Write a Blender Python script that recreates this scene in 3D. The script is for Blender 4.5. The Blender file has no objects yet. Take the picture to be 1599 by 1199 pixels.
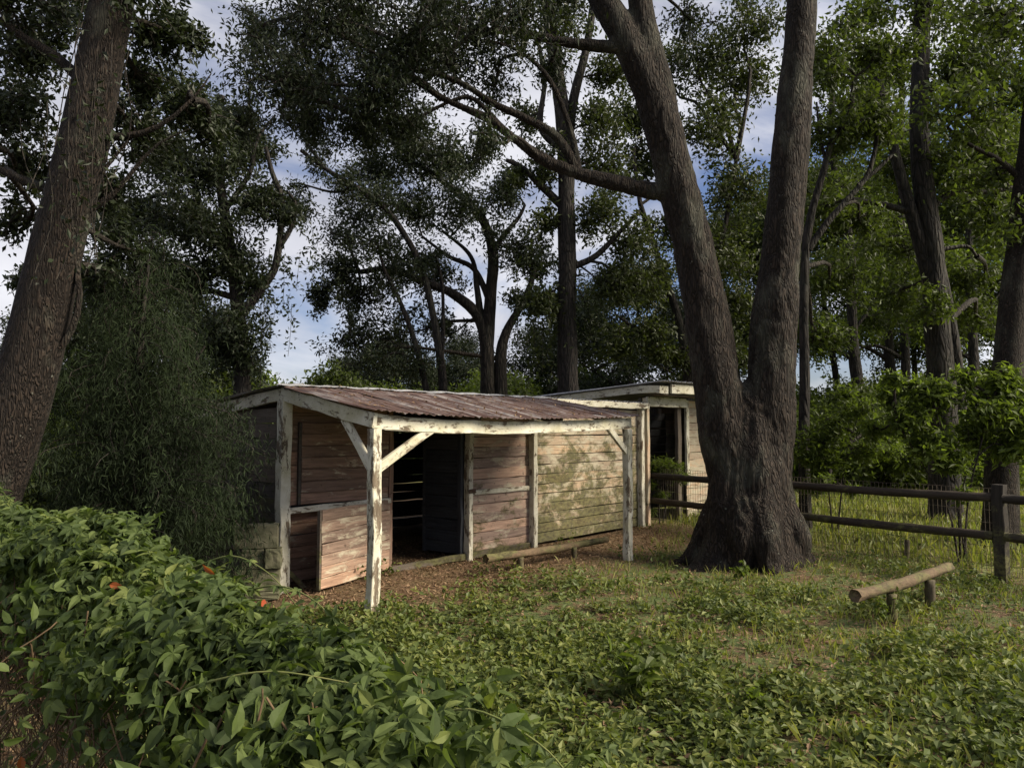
import bpy, bmesh, math, random
import numpy as np
from mathutils import Vector, Matrix, noise as mnoise

C = bpy.context.scene.collection
SC = bpy.context.scene
PI = math.pi

# ------------------------------------------------------------------ camera
CAM_H = 1.65
PITCH = math.radians(3.56)
F = 1150.0                       # focal length in pixels of the 1599 wide photo
cam_d = bpy.data.cameras.new("camera")
cam_d.sensor_width = 36.0
cam_d.lens = F / 1599.0 * 36.0
cam_d.clip_start = 0.05
cam_d.clip_end = 900
cam = bpy.data.objects.new("camera", cam_d)
C.objects.link(cam)
cam.location = (0, 0, CAM_H)
cam.rotation_euler = (PI / 2 + PITCH, 0, 0)
SC.camera = cam
SC.render.resolution_x, SC.render.resolution_y = 1024, 767

# ------------------------------------------------------------------ light
SUN_EL, SUN_AZ = math.radians(36), math.radians(102)   # azimuth clockwise from +Y (view direction)
world = bpy.data.worlds.new("World")
SC.world = world
world.use_nodes = True
wn, wl = world.node_tree.nodes, world.node_tree.links
wn.clear()
out = wn.new("ShaderNodeOutputWorld")
bg = wn.new("ShaderNodeBackground"); bg.inputs[1].default_value = 0.105
sky = wn.new("ShaderNodeTexSky"); sky.sky_type = 'NISHITA'; sky.sun_disc = False
sky.sun_elevation = SUN_EL; sky.sun_rotation = SUN_AZ
tc = wn.new("ShaderNodeTexCoord")
mp = wn.new("ShaderNodeMapping"); mp.inputs['Scale'].default_value = (1, 1, 2.4)
mp.inputs['Location'].default_value = (0.35, 0.1, 0.2)
n1 = wn.new("ShaderNodeTexNoise"); n1.inputs['Scale'].default_value = 2.1; n1.inputs['Detail'].default_value = 9
n1.inputs['Roughness'].default_value = 0.55; n1.inputs['Distortion'].default_value = 0.5
r1 = wn.new("ShaderNodeValToRGB"); r1.color_ramp.elements[0].position = 0.40; r1.color_ramp.elements[1].position = 0.54
n2 = wn.new("ShaderNodeTexNoise"); n2.inputs['Scale'].default_value = 3.7; n2.inputs['Detail'].default_value = 7
r2 = wn.new("ShaderNodeValToRGB")
r2.color_ramp.elements[0].position = 0.30; r2.color_ramp.elements[0].color = (2.9, 3.0, 3.5, 1)
r2.color_ramp.elements[1].position = 0.72; r2.color_ramp.elements[1].color = (5.3, 5.3, 5.6, 1)
mx = wn.new("ShaderNodeMixRGB")
dim = wn.new("ShaderNodeMixRGB"); dim.blend_type = 'MULTIPLY'; dim.inputs[0].default_value = 1
dim.inputs[2].default_value = (0.52, 0.52, 0.64, 1)
wl.new(tc.outputs['Generated'], mp.inputs[0]); wl.new(mp.outputs[0], n1.inputs[0]); wl.new(mp.outputs[0], n2.inputs[0])
wl.new(n1.outputs[0], r1.inputs[0]); wl.new(n2.outputs[0], r2.inputs[0])
wl.new(sky.outputs[0], dim.inputs[1]); wl.new(r1.outputs[0], mx.inputs[0])
wl.new(dim.outputs[0], mx.inputs[1]); wl.new(r2.outputs[0], mx.inputs[2])
wl.new(mx.outputs[0], bg.inputs[0]); wl.new(bg.outputs[0], out.inputs[0])

sun_d = bpy.data.lights.new("sun", 'SUN'); sun_d.energy = 5.0; sun_d.angle = math.radians(28); sun_d.color = (1.0, 0.90, 0.72)
sun = bpy.data.objects.new("sun", sun_d); C.objects.link(sun)
sdir = Vector((math.sin(SUN_AZ) * math.cos(SUN_EL), math.cos(SUN_AZ) * math.cos(SUN_EL), math.sin(SUN_EL)))
sun.rotation_euler = sdir.to_track_quat('Z', 'Y').to_euler()
SC.view_settings.view_transform = 'Standard'; SC.view_settings.look = 'None'
SC.view_settings.exposure = 0.8; SC.view_settings.gamma = 1.0; SC.view_settings.use_curve_mapping = False
SC.cycles.max_bounces = 5; SC.cycles.diffuse_bounces = 3; SC.cycles.transmission_bounces = 4; SC.cycles.transparent_max_bounces = 6
SC.cycles.use_denoising = True

# ------------------------------------------------------------------ helpers
def P(px, py, Y):
    """world point seen at photo pixel (px,py) at distance Y along the view"""
    c, s = math.cos(PITCH), math.sin(PITCH)
    r, u = px - 799.5, -(py - 599.5)
    d = (r, F * c - u * s, F * s + u * c)
    k = Y / d[1]
    return np.array((d[0] * k, Y, CAM_H + d[2] * k))

def rng(seed): return np.random.default_rng(seed)

def tag(o, label=None, cat=None, group=None, kind=None):
    if label: o['label'] = label
    if cat: o['category'] = cat
    if group: o['group'] = group
    if kind: o['kind'] = kind
    return o

def thing(name, label, cat, loc=(0, 0, 0), rz=0, group=None, kind=None):
    o = bpy.data.objects.new(name, None); C.objects.link(o)
    o.location = loc; o.rotation_euler = (0, 0, rz); o.empty_display_size = .2
    return tag(o, label, cat, group, kind)

def link(name, me, mat=None, parent=None, kind=None):
    if mat is not None and not me.materials: me.materials.append(mat)
    o = bpy.data.objects.new(name, me); C.objects.link(o)
    if parent is not None: o.parent = parent
    if kind: o['kind'] = kind
    return o

def raw_mesh(name, co, faces_flat, nper, smooth=False, tint=None):
    """fast mesh from numpy arrays; every face has nper corners"""
    me = bpy.data.meshes.new(name)
    nv, nf = len(co), len(faces_flat) // nper
    me.vertices.add(nv); me.vertices.foreach_set('co', np.ascontiguousarray(co, np.float32).ravel())
    me.loops.add(nf * nper); me.loops.foreach_set('vertex_index', np.ascontiguousarray(faces_flat, np.int32).ravel())
    me.polygons.add(nf)
    me.polygons.foreach_set('loop_start', np.arange(nf, dtype=np.int32) * nper)
    me.polygons.foreach_set('loop_total', np.full(nf, nper, np.int32))
    me.polygons.foreach_set('use_smooth', np.full(nf, bool(smooth)))
    if tint is not None:
        a = me.attributes.new('tint', 'FLOAT', 'FACE'); a.data.foreach_set('value', np.ascontiguousarray(tint, np.float32))
    me.update(calc_edges=True); me.validate()
    return me

def unit(v):
    v = np.asarray(v, float); return v / (np.linalg.norm(v, axis=-1, keepdims=True) + 1e-9)

class Tubes:
    def __init__(s): s.co, s.f, s.n = [], [], 0
    def add(s, pts, radii, sides=6, cap=False):
        pts = np.asarray(pts, float); n = len(pts)
        radii = np.broadcast_to(np.asarray(radii, float), (n,))
        t = unit(np.gradient(pts, axis=0))
        ref = np.array((0, 1, 0.05)) if abs(t[:, 1]).mean() < .8 else np.array((1, 0, .05))
        a = unit(np.cross(t, ref)); b = np.cross(t, a)
        th = np.arange(sides) * 2 * PI / sides
        ring = pts[:, None] + radii[:, None, None] * (np.cos(th)[None, :, None] * a[:, None] + np.sin(th)[None, :, None] * b[:, None])
        s.co.append(ring.reshape(-1, 3))
        i = np.arange(n - 1)[:, None] * sides; j = np.arange(sides)[None]; k = (j + 1) % sides
        q = np.stack([i + j, i + k, i + sides + k, i + sides + j], -1).reshape(-1, 4) + s.n
        s.f.append(q); s.n += n * sides
        if cap:
            for e in (0, n - 1):
                c0 = s.n; s.co.append(pts[e][None]); s.n += 1
                base = c0 - (n - e) * sides if e == 0 else c0 - sides - 1
                base = (s.n - 1 - n * sides) if e == 0 else (s.n - 2 - sides)
                idx = base + np.arange(sides)
                # two-triangle-ish fan written as quads with shared centre
                for m in range(0, sides, 2):
                    s.f.append(np.array([[c0, idx[m], idx[(m + 1) % sides], idx[(m + 2) % sides]]]))
    def mesh(s, name, smooth=True):
        return raw_mesh(name, np.concatenate(s.co), np.concatenate(s.f).ravel(), 4, smooth)

def spline(pts, n):
    """Catmull-Rom through pts, n samples; extra columns interpolate as well"""
    p = np.asarray(pts, float); m = len(p)
    if m == 2: return p[0] + (p[1] - p[0]) * np.linspace(0, 1, n)[:, None]
    e = np.vstack([2 * p[0] - p[1], p, 2 * p[-1] - p[-2]])
    t = np.linspace(0, m - 1 - 1e-6, n); i = t.astype(int); u = (t - i)[:, None]
    a, b, c, d = e[i], e[i + 1], e[i + 2], e[i + 3]
    return .5 * (2 * b + (c - a) * u + (2 * a - 5 * b + 4 * c - d) * u ** 2 + (3 * b - a - 3 * c + d) * u ** 3)

def leaf_mesh(name, cen, L, W, R, droop=.3, flat=0.0, jit=.35, fold=.18):
    """one folded diamond leaf at every centre"""
    n = len(cen)
    d = R.normal(size=(n, 3)); d[:, 2] -= droop; d[:, 2] *= (1 - flat * .7); d = unit(d)
    nr = R.normal(size=(n, 3)); nr[:, 2] += flat * 4
    side = unit(np.cross(d, nr)); up = np.cross(side, d)
    l = L * (1 + jit * R.uniform(-1, 1, n))[:, None]; w = W * (1 + jit * R.uniform(-1, 1, n))[:, None]
    b = cen
    co = np.stack([b, b + d * l * .45 + side * w * .5 + up * w * fold, b + d * l, b + d * l * .45 - side * w * .5 + up * w * fold], 1).reshape(-1, 3)
    return raw_mesh(name, co, np.arange(4 * n), 4, False, R.uniform(0, 1, n))

# ------------------------------------------------------------------ materials
def nt(name):
    m = bpy.data.materials.new(name); m.use_nodes = True
    t = m.node_tree; b = t.nodes['Principled BSDF']; b.inputs['Roughness'].default_value = .85
    try: b.inputs['Specular IOR Level'].default_value = .25
    except Exception: pass
    return m, t, b

def N(t, kind, **kw):
    n = t.nodes.new(kind)
    for k, v in kw.items():
        if k in n.inputs: n.inputs[k].default_value = v
        else: setattr(n, k, v)
    return n

def ramp(t, src, stops):
    r = t.nodes.new('ShaderNodeValToRGB'); e = r.color_ramp.elements
    while len(e) < len(stops): e.new(.5)
    for x, (p, c) in zip(e, stops):
        x.position = p; x.color = (*c, 1) if len(c) == 3 else c
    t.links.new(src, r.inputs[0]); return r.outputs[0]

def coords(t, scale=(1, 1, 1), rand=True):
    tc = t.nodes.new('ShaderNodeTexCoord'); mp = N(t, 'ShaderNodeMapping'); mp.inputs['Scale'].default_value = scale
    if rand:
        oi = t.nodes.new('ShaderNodeObjectInfo'); ad = N(t, 'ShaderNodeVectorMath', operation='ADD')
        ml = N(t, 'ShaderNodeMath', operation='MULTIPLY'); ml.inputs[1].default_value = 57.0
        t.links.new(oi.outputs['Random'], ml.inputs[0]); t.links.new(ml.outputs[0], ad.inputs[1])
        t.links.new(tc.outputs['Object'], ad.inputs[0]); t.links.new(ad.outputs[0], mp.inputs[0])
    else: t.links.new(tc.outputs['Object'], mp.inputs[0])
    return mp.outputs[0]

def noise(t, vec, scale, detail=6, rough=.6, dist=0):
    n = N(t, 'ShaderNodeTexNoise', Scale=scale, Detail=detail, Roughness=rough, Distortion=dist)
    t.links.new(vec, n.inputs['Vector']); return n.outputs[0]

def mixc(t, fac, a, b, mode='MIX'):
    m = t.nodes.new('ShaderNodeMixRGB'); m.blend_type = mode
    for i, v in ((0, fac), (1, a), (2, b)):
        if hasattr(v, 'node') or hasattr(v, 'links'): t.links.new(v, m.inputs[i])
        else: m.inputs[i].default_value = (*v, 1) if isinstance(v, tuple) and len(v) == 3 else v
    return m.outputs[0]

def bump(t, b, h, strength=.5, dist=.02):
    n = N(t, 'ShaderNodeBump', Strength=strength, Distance=dist); t.links.new(h, n.inputs['Height'])
    t.links.new(n.outputs[0], b.inputs['Normal'])

def leaf_mat(name, stops, trans=.35, rough=.5):
    m, t, b = nt(name)
    at = N(t, 'ShaderNodeAttribute', attribute_name='tint')
    oi = t.nodes.new('ShaderNodeObjectInfo')
    tc = t.nodes.new('ShaderNodeTexCoord')
    cl = noise(t, tc.outputs['Object'], .9, 2, .5)
    ad = N(t, 'ShaderNodeMath', operation='MULTIPLY_ADD'); ad.inputs[1].default_value = .55
    t.links.new(at.outputs['Fac'], ad.inputs[0]); 
    m2 = N(t, 'ShaderNodeMath', operation='MULTIPLY'); m2.inputs[1].default_value = .45; t.links.new(cl, m2.inputs[0]); t.links.new(m2.outputs[0], ad.inputs[2])
    c = ramp(t, ad.outputs[0], stops)
    t.links.new(c, b.inputs['Base Color']); b.inputs['Roughness'].default_value = rough
    tr = t.nodes.new('ShaderNodeBsdfTranslucent'); 
    c2 = mixc(t, 1.0, c, (1.25, 1.35, .55), 'MULTIPLY'); t.links.new(c2, tr.inputs[0])
    mx = t.nodes.new('ShaderNodeMixShader'); mx.inputs[0].default_value = trans
    t.links.new(b.outputs[0], mx.inputs[1]); t.links.new(tr.outputs[0], mx.inputs[2])
    t.links.new(mx.outputs[0], t.nodes['Material Output'].inputs[0])
    return m

def three(c, lo=.55, hi=1.7, warm=.0):
    return [(.1, tuple(x * lo for x in c)), (.5, c), (.9, (c[0] * hi * (1 + warm), c[1] * hi, c[2] * hi * .8))]

M = {}
M['oak_leaf'] = leaf_mat('oak_leaf', three((.021, .029, .013)), .25)
M['olive_leaf'] = leaf_mat('olive_leaf', three((.036, .046, .015)), .35)
M['green_leaf'] = leaf_mat('green_leaf', three((.052, .070, .018)), .45)
M['bright_leaf'] = leaf_mat('bright_leaf', three((.088, .118, .026)), .5)
M['feather_leaf'] = leaf_mat('feather_leaf', three((.016, .025, .010)), .25, .9)
M['creeper_leaf'] = leaf_mat('creeper_leaf', [(.15, (.032, .048, .015)), (.45, (.066, .096, .028)), (.68, (.11, .145, .042)), (.84, (.18, .20, .055)), (.93, (.26, .19, .07))], .4, .68)
M['red_leaf'] = leaf_mat('red_leaf', [(.2, (.30, .05, .025)), (.8, (.36, .12, .03))], .3)
M['cover_leaf'] = leaf_mat('cover_leaf', [(.1, (.046, .066, .020)), (.5, (.100, .128, .034)), (.9, (.21, .215, .055))], .3, .55)
M['grass_blade'] = leaf_mat('grass_blade', [(.1, (.09, .12, .03)), (.5, (.17, .19, .05)), (.9, (.30, .27, .11))], .35)
M['dry_leaf'] = leaf_mat('dry_leaf', [(.1, (.065, .038, .022)), (.5, (.165, .098, .058)), (.8, (.30, .205, .12)), (.95, (.46, .38, .25))], .15, .7)

def bark(name, c1, c2, sc=14, stretch=.16, lichen=.35, st=.9):
    m, t, b = nt(name)
    v = coords(t, (1, 1, stretch))
    n = noise(t, v, sc * .5, 4, .6)
    mix = t.nodes.new('ShaderNodeVectorMath'); mix.operation = 'MULTIPLY_ADD'
    nn = N(t, 'ShaderNodeTexNoise', Scale=sc * .3, Detail=3); t.links.new(v, nn.inputs['Vector'])
    mix.inputs[1].default_value = (.22, .22, .22); t.links.new(nn.outputs['Color'], mix.inputs[0]); t.links.new(v, mix.inputs[2])
    vo = N(t, 'ShaderNodeTexVoronoi', Scale=sc, feature='DISTANCE_TO_EDGE'); t.links.new(mix.outputs[0], vo.inputs['Vector'])
    f = ramp(t, vo.outputs[0], [(0.0, (0, 0, 0)), (.28, (1, 1, 1))])
    fine = noise(t, v, sc * 5, 6, .7)
    h = mixc(t, .3, f, fine)
    col = mixc(t, f, c1, c2); col = mixc(t, .6, col, ramp(t, fine, [(.3, (.35, .35, .35)), (.7, (1.5, 1.5, 1.5))]), 'MULTIPLY')
    big = noise(t, coords(t, (1, 1, .6)), 2.2, 6, .65)
    col = mixc(t, ramp(t, big, [(.52, (0, 0, 0)), (.68, (lichen,) * 3)]), col, (.135, .140, .105))
    sp = noise(t, coords(t, (1, 1, .8)), 26, 3, .5)
    col = mixc(t, ramp(t, sp, [(.70, (0, 0, 0)), (.76, (lichen * 1.6,) * 3)]), col, (.26, .27, .22))
    t.links.new(col, b.inputs['Base Color']); bump(t, b, h, st, .035)
    return m
M['bark'] = bark('bark', (.008, .0055, .004), (.034, .024, .017), 26, .2)
M['bark_brown'] = bark('bark_brown', (.009, .0065, .005), (.036, .025, .018), 38, .16)
M['bark_dark'] = bark('bark_dark', (.008, .007, .006), (.030, .024, .020), 14, .2, .15)
M['twig'] = bark('twig', (.014, .011, .009), (.045, .036, .028), 20, .3, .1)

def wood(name, c, dark=.45, streak=.6, moss=0.0, pale=0.0, axis=0, grain=26):
    """bare boards: stretched grain, knots, nail stains; optional moss and bleached paint remains"""
    m, t, b = nt(name)
    s = [9.0, 9.0, 9.0]; s[axis] = .55
    v = coords(t, tuple(s))
    g = noise(t, v, grain / 9 * 1.6, 8, .65, .6)
    oi = t.nodes.new('ShaderNodeObjectInfo')
    col = mixc(t, ramp(t, g, [(.30, (0, 0, 0)), (.62, (1, 1, 1))]), tuple(x * dark for x in c), c)
    pl = ramp(t, oi.outputs['Random'], [(0, (.62, .64, .68)), (.5, (1, 1, 1)), (1, (1.32, 1.2, 1.1))])
    col = mixc(t, .85, col, pl, 'MULTIPLY')
    v2 = coords(t, (1, 1, 1), False)
    if pale > 0:
        s2 = [3.0, 3.0, 3.0]; s2[axis] = 1.0
        pn = noise(t, coords(t, tuple(s2)), 2.6, 7, .72, .5)
        col = mixc(t, ramp(t, pn, [(.60 - pale * .3, (0, 0, 0)), (.70 - pale * .25, (.9, .9, .9))]), col, (.47, .42, .31))
    if moss > 0:
        ge = t.nodes.new('ShaderNodeNewGeometry'); mp_ = N(t, 'ShaderNodeMapping'); mp_.inputs['Scale'].default_value = (1, 1, 1.6)
        t.links.new(ge.outputs['Position'], mp_.inputs[0]); mn0 = noise(t, mp_.outputs[0], 2.1, 9, .76, .3)
        sz = t.nodes.new('ShaderNodeSeparateXYZ'); t.links.new(ge.outputs['Position'], sz.inputs[0])
        hz = N(t, 'ShaderNodeMath', operation='MULTIPLY_ADD'); hz.inputs[1].default_value = -.10; t.links.new(sz.outputs[2], hz.inputs[0])
        h0 = N(t, 'ShaderNodeMath', operation='ADD'); h0.inputs[1].default_value = .10; t.links.new(mn0, h0.inputs[0]); t.links.new(h0.outputs[0], hz.inputs[2]); mn = hz.outputs[0]
        col = mixc(t, ramp(t, mn, [(.60 - moss * .22, (0, 0, 0)), (.70 - moss * .22, (.9, .9, .9))]), col, mixc(t, ramp(t, noise(t, mp_.outputs[0], 14, 5, .7), [(.4, (0, 0, 0)), (.6, (1, 1, 1))]), (.045, .040, .018), (.125, .120, .045)))
    sp = noise(t, coords(t, (1, 1, 1)), 17, 4, .6)
    col = mixc(t, ramp(t, sp, [(.63, (0, 0, 0)), (.70, (streak,) * 3)]), col, tuple(x * .25 for x in c))
    fl = noise(t, coords(t, tuple(x * 1.4 for x in s)), grain / 4, 4, .6)
    col = mixc(t, ramp(t, fl, [(.66, (0, 0, 0)), (.72, (.75,) * 3)]), col, tuple(x * .3 for x in c))
    t.links.new(col, b.inputs['Base Color']); bump(t, b, mixc(t, .4, g, fl), .7, .012)
    return m
M['pink_wood'] = wood('pink_wood', (.45, .32, .25), .5, .8, .1, .25)
M['mossy_wood'] = wood('mossy_wood', (.47, .36, .25), .45, .8, .72, .5)
M['brown_wood'] = wood('brown_wood', (.30, .19, .135), .45, .8, 0, .15)
M['door_wood'] = wood('door_wood', (.36, .245, .18), .42, .8, 0, .3)
M['cream_wood'] = wood('cream_wood', (.50, .38, .27), .7, .4, .15, .55)
M['grey_wood'] = wood('grey_wood', (.125, .105, .085), .5, .6, .3, 0)
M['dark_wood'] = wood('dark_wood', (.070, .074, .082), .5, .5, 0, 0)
M['fence_wood'] = wood('fence_wood', (.042, .034, .026), .45, .5, .1, 0)
M['log_wood'] = wood('log_wood', (.125, .090, .056), .45, .6, .25, .0)
M['log_post'] = wood('log_post', (.10, .08, .05), .45, .6, .3, .0, axis=2)
M['fence_post'] = wood('fence_post', (.042, .034, .027), .45, .5, .1, 0)

def paint(name, axis, amt=.45, tone=(.60, .57, .47)):
    m, t, b = nt(name)
    s = [7.0, 7.0, 7.0]; s[axis] = .9
    v = coords(t, tuple(s)); g = noise(t, v, 3.0, 8, .7, .4)
    under = mixc(t, ramp(t, g, [(.35, (0, 0, 0)), (.65, (1, 1, 1))]), (.075, .055, .038), (.21, .165, .115))
    s2 = [6.0, 6.0, 6.0]; s2[axis] = 2.0
    ms = noise(t, coords(t, tuple(s2)), 2.0, 9, .74, .3)
    mask = ramp(t, ms, [(.37 + amt * .12, (0, 0, 0)), (.42 + amt * .12, (1, 1, 1))])
    dirt = noise(t, coords(t, (1, 1, 1)), 3.5, 7, .7)
    top = mixc(t, ramp(t, dirt, [(.42, (0, 0, 0)), (.66, (.75,) * 3)]), tone, (.36, .33, .20))
    col = mixc(t, mask, under, top)
    sp = noise(t, coords(t, (1, 1, 1)), 38, 3, .5)
    col = mixc(t, ramp(t, sp, [(.66, (0, 0, 0)), (.70, (.8,) * 3)]), col, (.09, .07, .045))
    t.links.new(col, b.inputs['Base Color']); bump(t, b, mixc(t, .5, mask, g), .7, .006)
    return m
M['paint_v'] = paint('paint_v', 0, .40)
M['paint_peel'] = paint('paint_peel', 0, .75)
M['paint_h'] = paint('paint_h', 0, .35)
M['paint_y'] = paint('paint_y', 1, .5)

def metal():
    m, t, b = nt('rusty_sheet'); b.inputs['Metallic'].default_value = .25; b.inputs['Roughness'].default_value = .55
    v = coords(t, (7, .8, 1)); n = noise(t, v, 1.5, 8, .68, .4)
    col = ramp(t, n, [(.34, (.045, .030, .025)), (.46, (.115, .066, .052)), (.54, (.16, .115, .10)), (.62, (.30, .27, .255))])
    s = noise(t, coords(t, (1, 1, 1)), 11, 5, .7)
    col = mixc(t, ramp(t, s, [(.58, (0, 0, 0)), (.68, (.8,) * 3)]), col, (.045, .028, .022))
    t.links.new(col, b.inputs['Base Color']); bump(t, b, s, .3, .004)
    return m
M['rust'] = metal()
def simple(name, c1, c2, scale, rough=.85, metallic=0., bs=.4):
    m, t, b = nt(name); b.inputs['Roughness'].default_value = rough; b.inputs['Metallic'].default_value = metallic
    n = noise(t, coords(t, (1, 1, 1)), scale, 8, .7)
    t.links.new(ramp(t, n, [(.35, c1), (.65, c2)]), b.inputs['Base Color']); bump(t, b, n, bs, .01); return m
M['galv'] = simple('galvanised', (.20, .20, .21), (.45, .45, .46), 6, .5, .4)
M['block'] = simple('mossy_concrete', (.055, .060, .030), (.20, .185, .12), 7, .95, 0, .8)
M['wire'] = simple('wire_steel', (.06, .05, .04), (.16, .13, .10), 8, .6, .5)
M['stem'] = simple('vine_stem', (.06, .035, .02), (.16, .11, .06), 9)
M['green_stem'] = simple('green_stem', (.09, .12, .03), (.17, .17, .06), 9)

def ground_mat():
    m, t, b = nt('ground_soil')
    tc = t.nodes.new('ShaderNodeTexCoord'); v = tc.outputs['Object']
    fine = noise(t, v, 34, 8, .75); mid = noise(t, v, 3.2, 7, .7); big = noise(t, v, .45, 5, .6)
    brown = ramp(t, fine, [(.3, (.040, .024, .014)), (.5, (.115, .068, .038)), (.72, (.25, .17, .10))])
    green = ramp(t, fine, [(.3, (.030, .045, .016)), (.5, (.070, .095, .028)), (.72, (.14, .16, .05))])
    yel = ramp(t, fine, [(.3, (.09, .10, .025)), (.5, (.19, .20, .055)), (.72, (.32, .30, .11))])
    sep = t.nodes.new('ShaderNodeSeparateXYZ'); t.links.new(v, sep.inputs[0])
    yb = N(t, 'ShaderNodeMath', operation='MULTIPLY_ADD'); yb.inputs[1].default_value = .678; yb.inputs[2].default_value = -2.4 * .735 - 7.68 * .678 + 1.7
    xb = N(t, 'ShaderNodeMath', operation='MULTIPLY_ADD'); xb.inputs[1].default_value = -.735
    t.links.new(sep.outputs[1], yb.inputs[0]); t.links.new(sep.outputs[0], xb.inputs[0]); t.links.new(yb.outputs[0], xb.inputs[2])
    bd = N(t, 'ShaderNodeMapRange'); bd.inputs['From Min'].default_value = -.35; bd.inputs['From Max'].default_value = .5; bd.inputs['To Max'].default_value = .85
    t.links.new(xb.outputs[0], bd.inputs['Value'])
    gm = mixc(t, bd.outputs[0], ramp(t, mid, [(.40, (0, 0, 0)), (.54, (1, 1, 1))]), (0, 0, 0))
    base = mixc(t, gm, brown, green)
    # far field beyond the fence turns to yellow grass
    add = N(t, 'ShaderNodeMath', operation='MULTIPLY_ADD'); add.inputs[1].default_value = 1.57
    t.links.new(sep.outputs[0], add.inputs[0]); t.links.new(sep.outputs[1], add.inputs[2])
    fld = N(t, 'ShaderNodeMapRange'); fld.inputs['From Min'].default_value = 16.6; fld.inputs['From Max'].default_value = 20.5
    t.links.new(add.outputs[0], fld.inputs['Value'])
    base = mixc(t, fld.outputs[0], base, yel)
    t.links.new(base, b.inputs['Base Color']); b.inputs['Roughness'].default_value = .95
    bump(t, b, mixc(t, .5, fine, mid), .9, .05); return m
M['ground'] = ground_mat()

# ------------------------------------------------------------------ ground
def gz(x, y):
    x = np.asarray(x, float); y = np.asarray(y, float)
    r = .018 * np.sin(x * 2.1 + y * .7) + .014 * np.sin(y * 2.9 - x * 1.3) + .008 * np.sin(x * 6.1 + 1) * np.sin(y * 5.3)
    d = np.hypot(x, y)
    return r - .01 + np.clip((d - 60) / 200, 0, 1) * 1.5
def axis_pts(lo, hi, fine_lo, fine_hi, step, n):
    a = np.arange(fine_lo, fine_hi, step)
    l = fine_lo - np.geomspace(step, fine_lo - lo, n)[::-1]; r = a[-1] + np.geomspace(step, hi - a[-1], n)
    return np.concatenate([l, a, r])
xs = axis_pts(-320, 320, -10, 12, .16, 26); ys = axis_pts(-60, 450, -1, 20, .16, 26)
X, Y = np.meshgrid(xs, ys); Z = gz(X, Y)
nx, ny = len(xs), len(ys)
i = (np.arange(ny - 1)[:, None] * nx + np.arange(nx - 1)[None]).ravel()
g = link('ground', raw_mesh('ground', np.stack([X, Y, Z], -1).reshape(-1, 3), np.stack([i, i + 1, i + 1 + nx, i + nx], -1).ravel(), 4, True), M['ground'])
tag(g, 'earth yard with leaf litter running out to yellow grass', None, None, 'structure')

# ------------------------------------------------------------------ boxes / planks
def hexa(c8):
    f = [0, 3, 2, 1, 4, 5, 6, 7, 0, 1, 5, 4, 1, 2, 6, 5, 2, 3, 7, 6, 3, 0, 4, 7]
    return np.asarray(c8, float), np.array(f)

_pl = {}
def plank_mesh(L, H, T, var, wob=.004, sag=0.0):
    """board along +X from origin, height +Z, front face at y=0, back at +T; slightly wavy edges, chamfered front"""
    key = (round(L, 3), round(H, 3), round(T, 3), var, wob, sag)
    if key in _pl: return _pl[key]
    R = rng(var * 7 + 3); n = max(3, int(L / .28) + 2)
    x = np.linspace(0, L, n)
    zb = R.normal(0, wob, n); zt = H + R.normal(0, wob, n); yf = R.normal(0, wob * .9, n)
    s = -sag * np.sin(np.linspace(0, PI, n)) ** 1.0
    ch = min(.006, H * .12)
    sec = np.stack([np.stack([x, yf + T, zb + s], -1), np.stack([x, yf + ch, zb + s], -1), np.stack([x, yf, zb + ch + s], -1),
                    np.stack([x, yf, zt - ch + s], -1), np.stack([x, yf + ch, zt + s], -1), np.stack([x, yf + T, zt + s], -1)], 1)
    k = 6; q = []
    for a in range(n - 1):
        for b in range(k):
            c = (b + 1) % k
            q.append((a * k + b, a * k + c, (a + 1) * k + c, (a + 1) * k + b))
    for e in (0, n - 1):
        o = e * k
        q += [(o, o + 1, o + 2, o + 3), (o, o + 3, o + 4, o + 5)] if e == 0 else [(o + 3, o + 2, o + 1, o), (o + 5, o + 4, o + 3, o)]
    me = raw_mesh('plank', sec.reshape(-1, 3), np.array(q).ravel(), 4, False)
    _pl[key] = me; return me

def boards(parent, x0, x1, z0, z1, y, mat, H=.14, T=.02, seed=0, gap=.004, name='plank', tilt=.0, ry=0, proud=.004, skip=()):
    R = rng(seed); n = max(1, int(round((z1 - z0) / H))); h = (z1 - z0) / n; k = 0
    for i in range(n):
        if i in skip: continue
        me0 = plank_mesh(x1 - x0, h - gap, T, int(R.integers(5)))
        me = me0
        if me.materials and me.materials[0] != mat:
            key = (me0.name, mat.name)
            if key not in _pl:
                c = me0.copy(); c.materials.clear(); c.materials.append(mat); _pl[key] = c
            me = _pl[key]
        o = link(name, me, mat, parent)
        o.location = (x0, y + R.normal(0, proud), z0 + i * h); o.rotation_euler = (R.normal(0, .006), R.normal(0, .0018) + tilt, ry)
        k += 1

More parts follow.
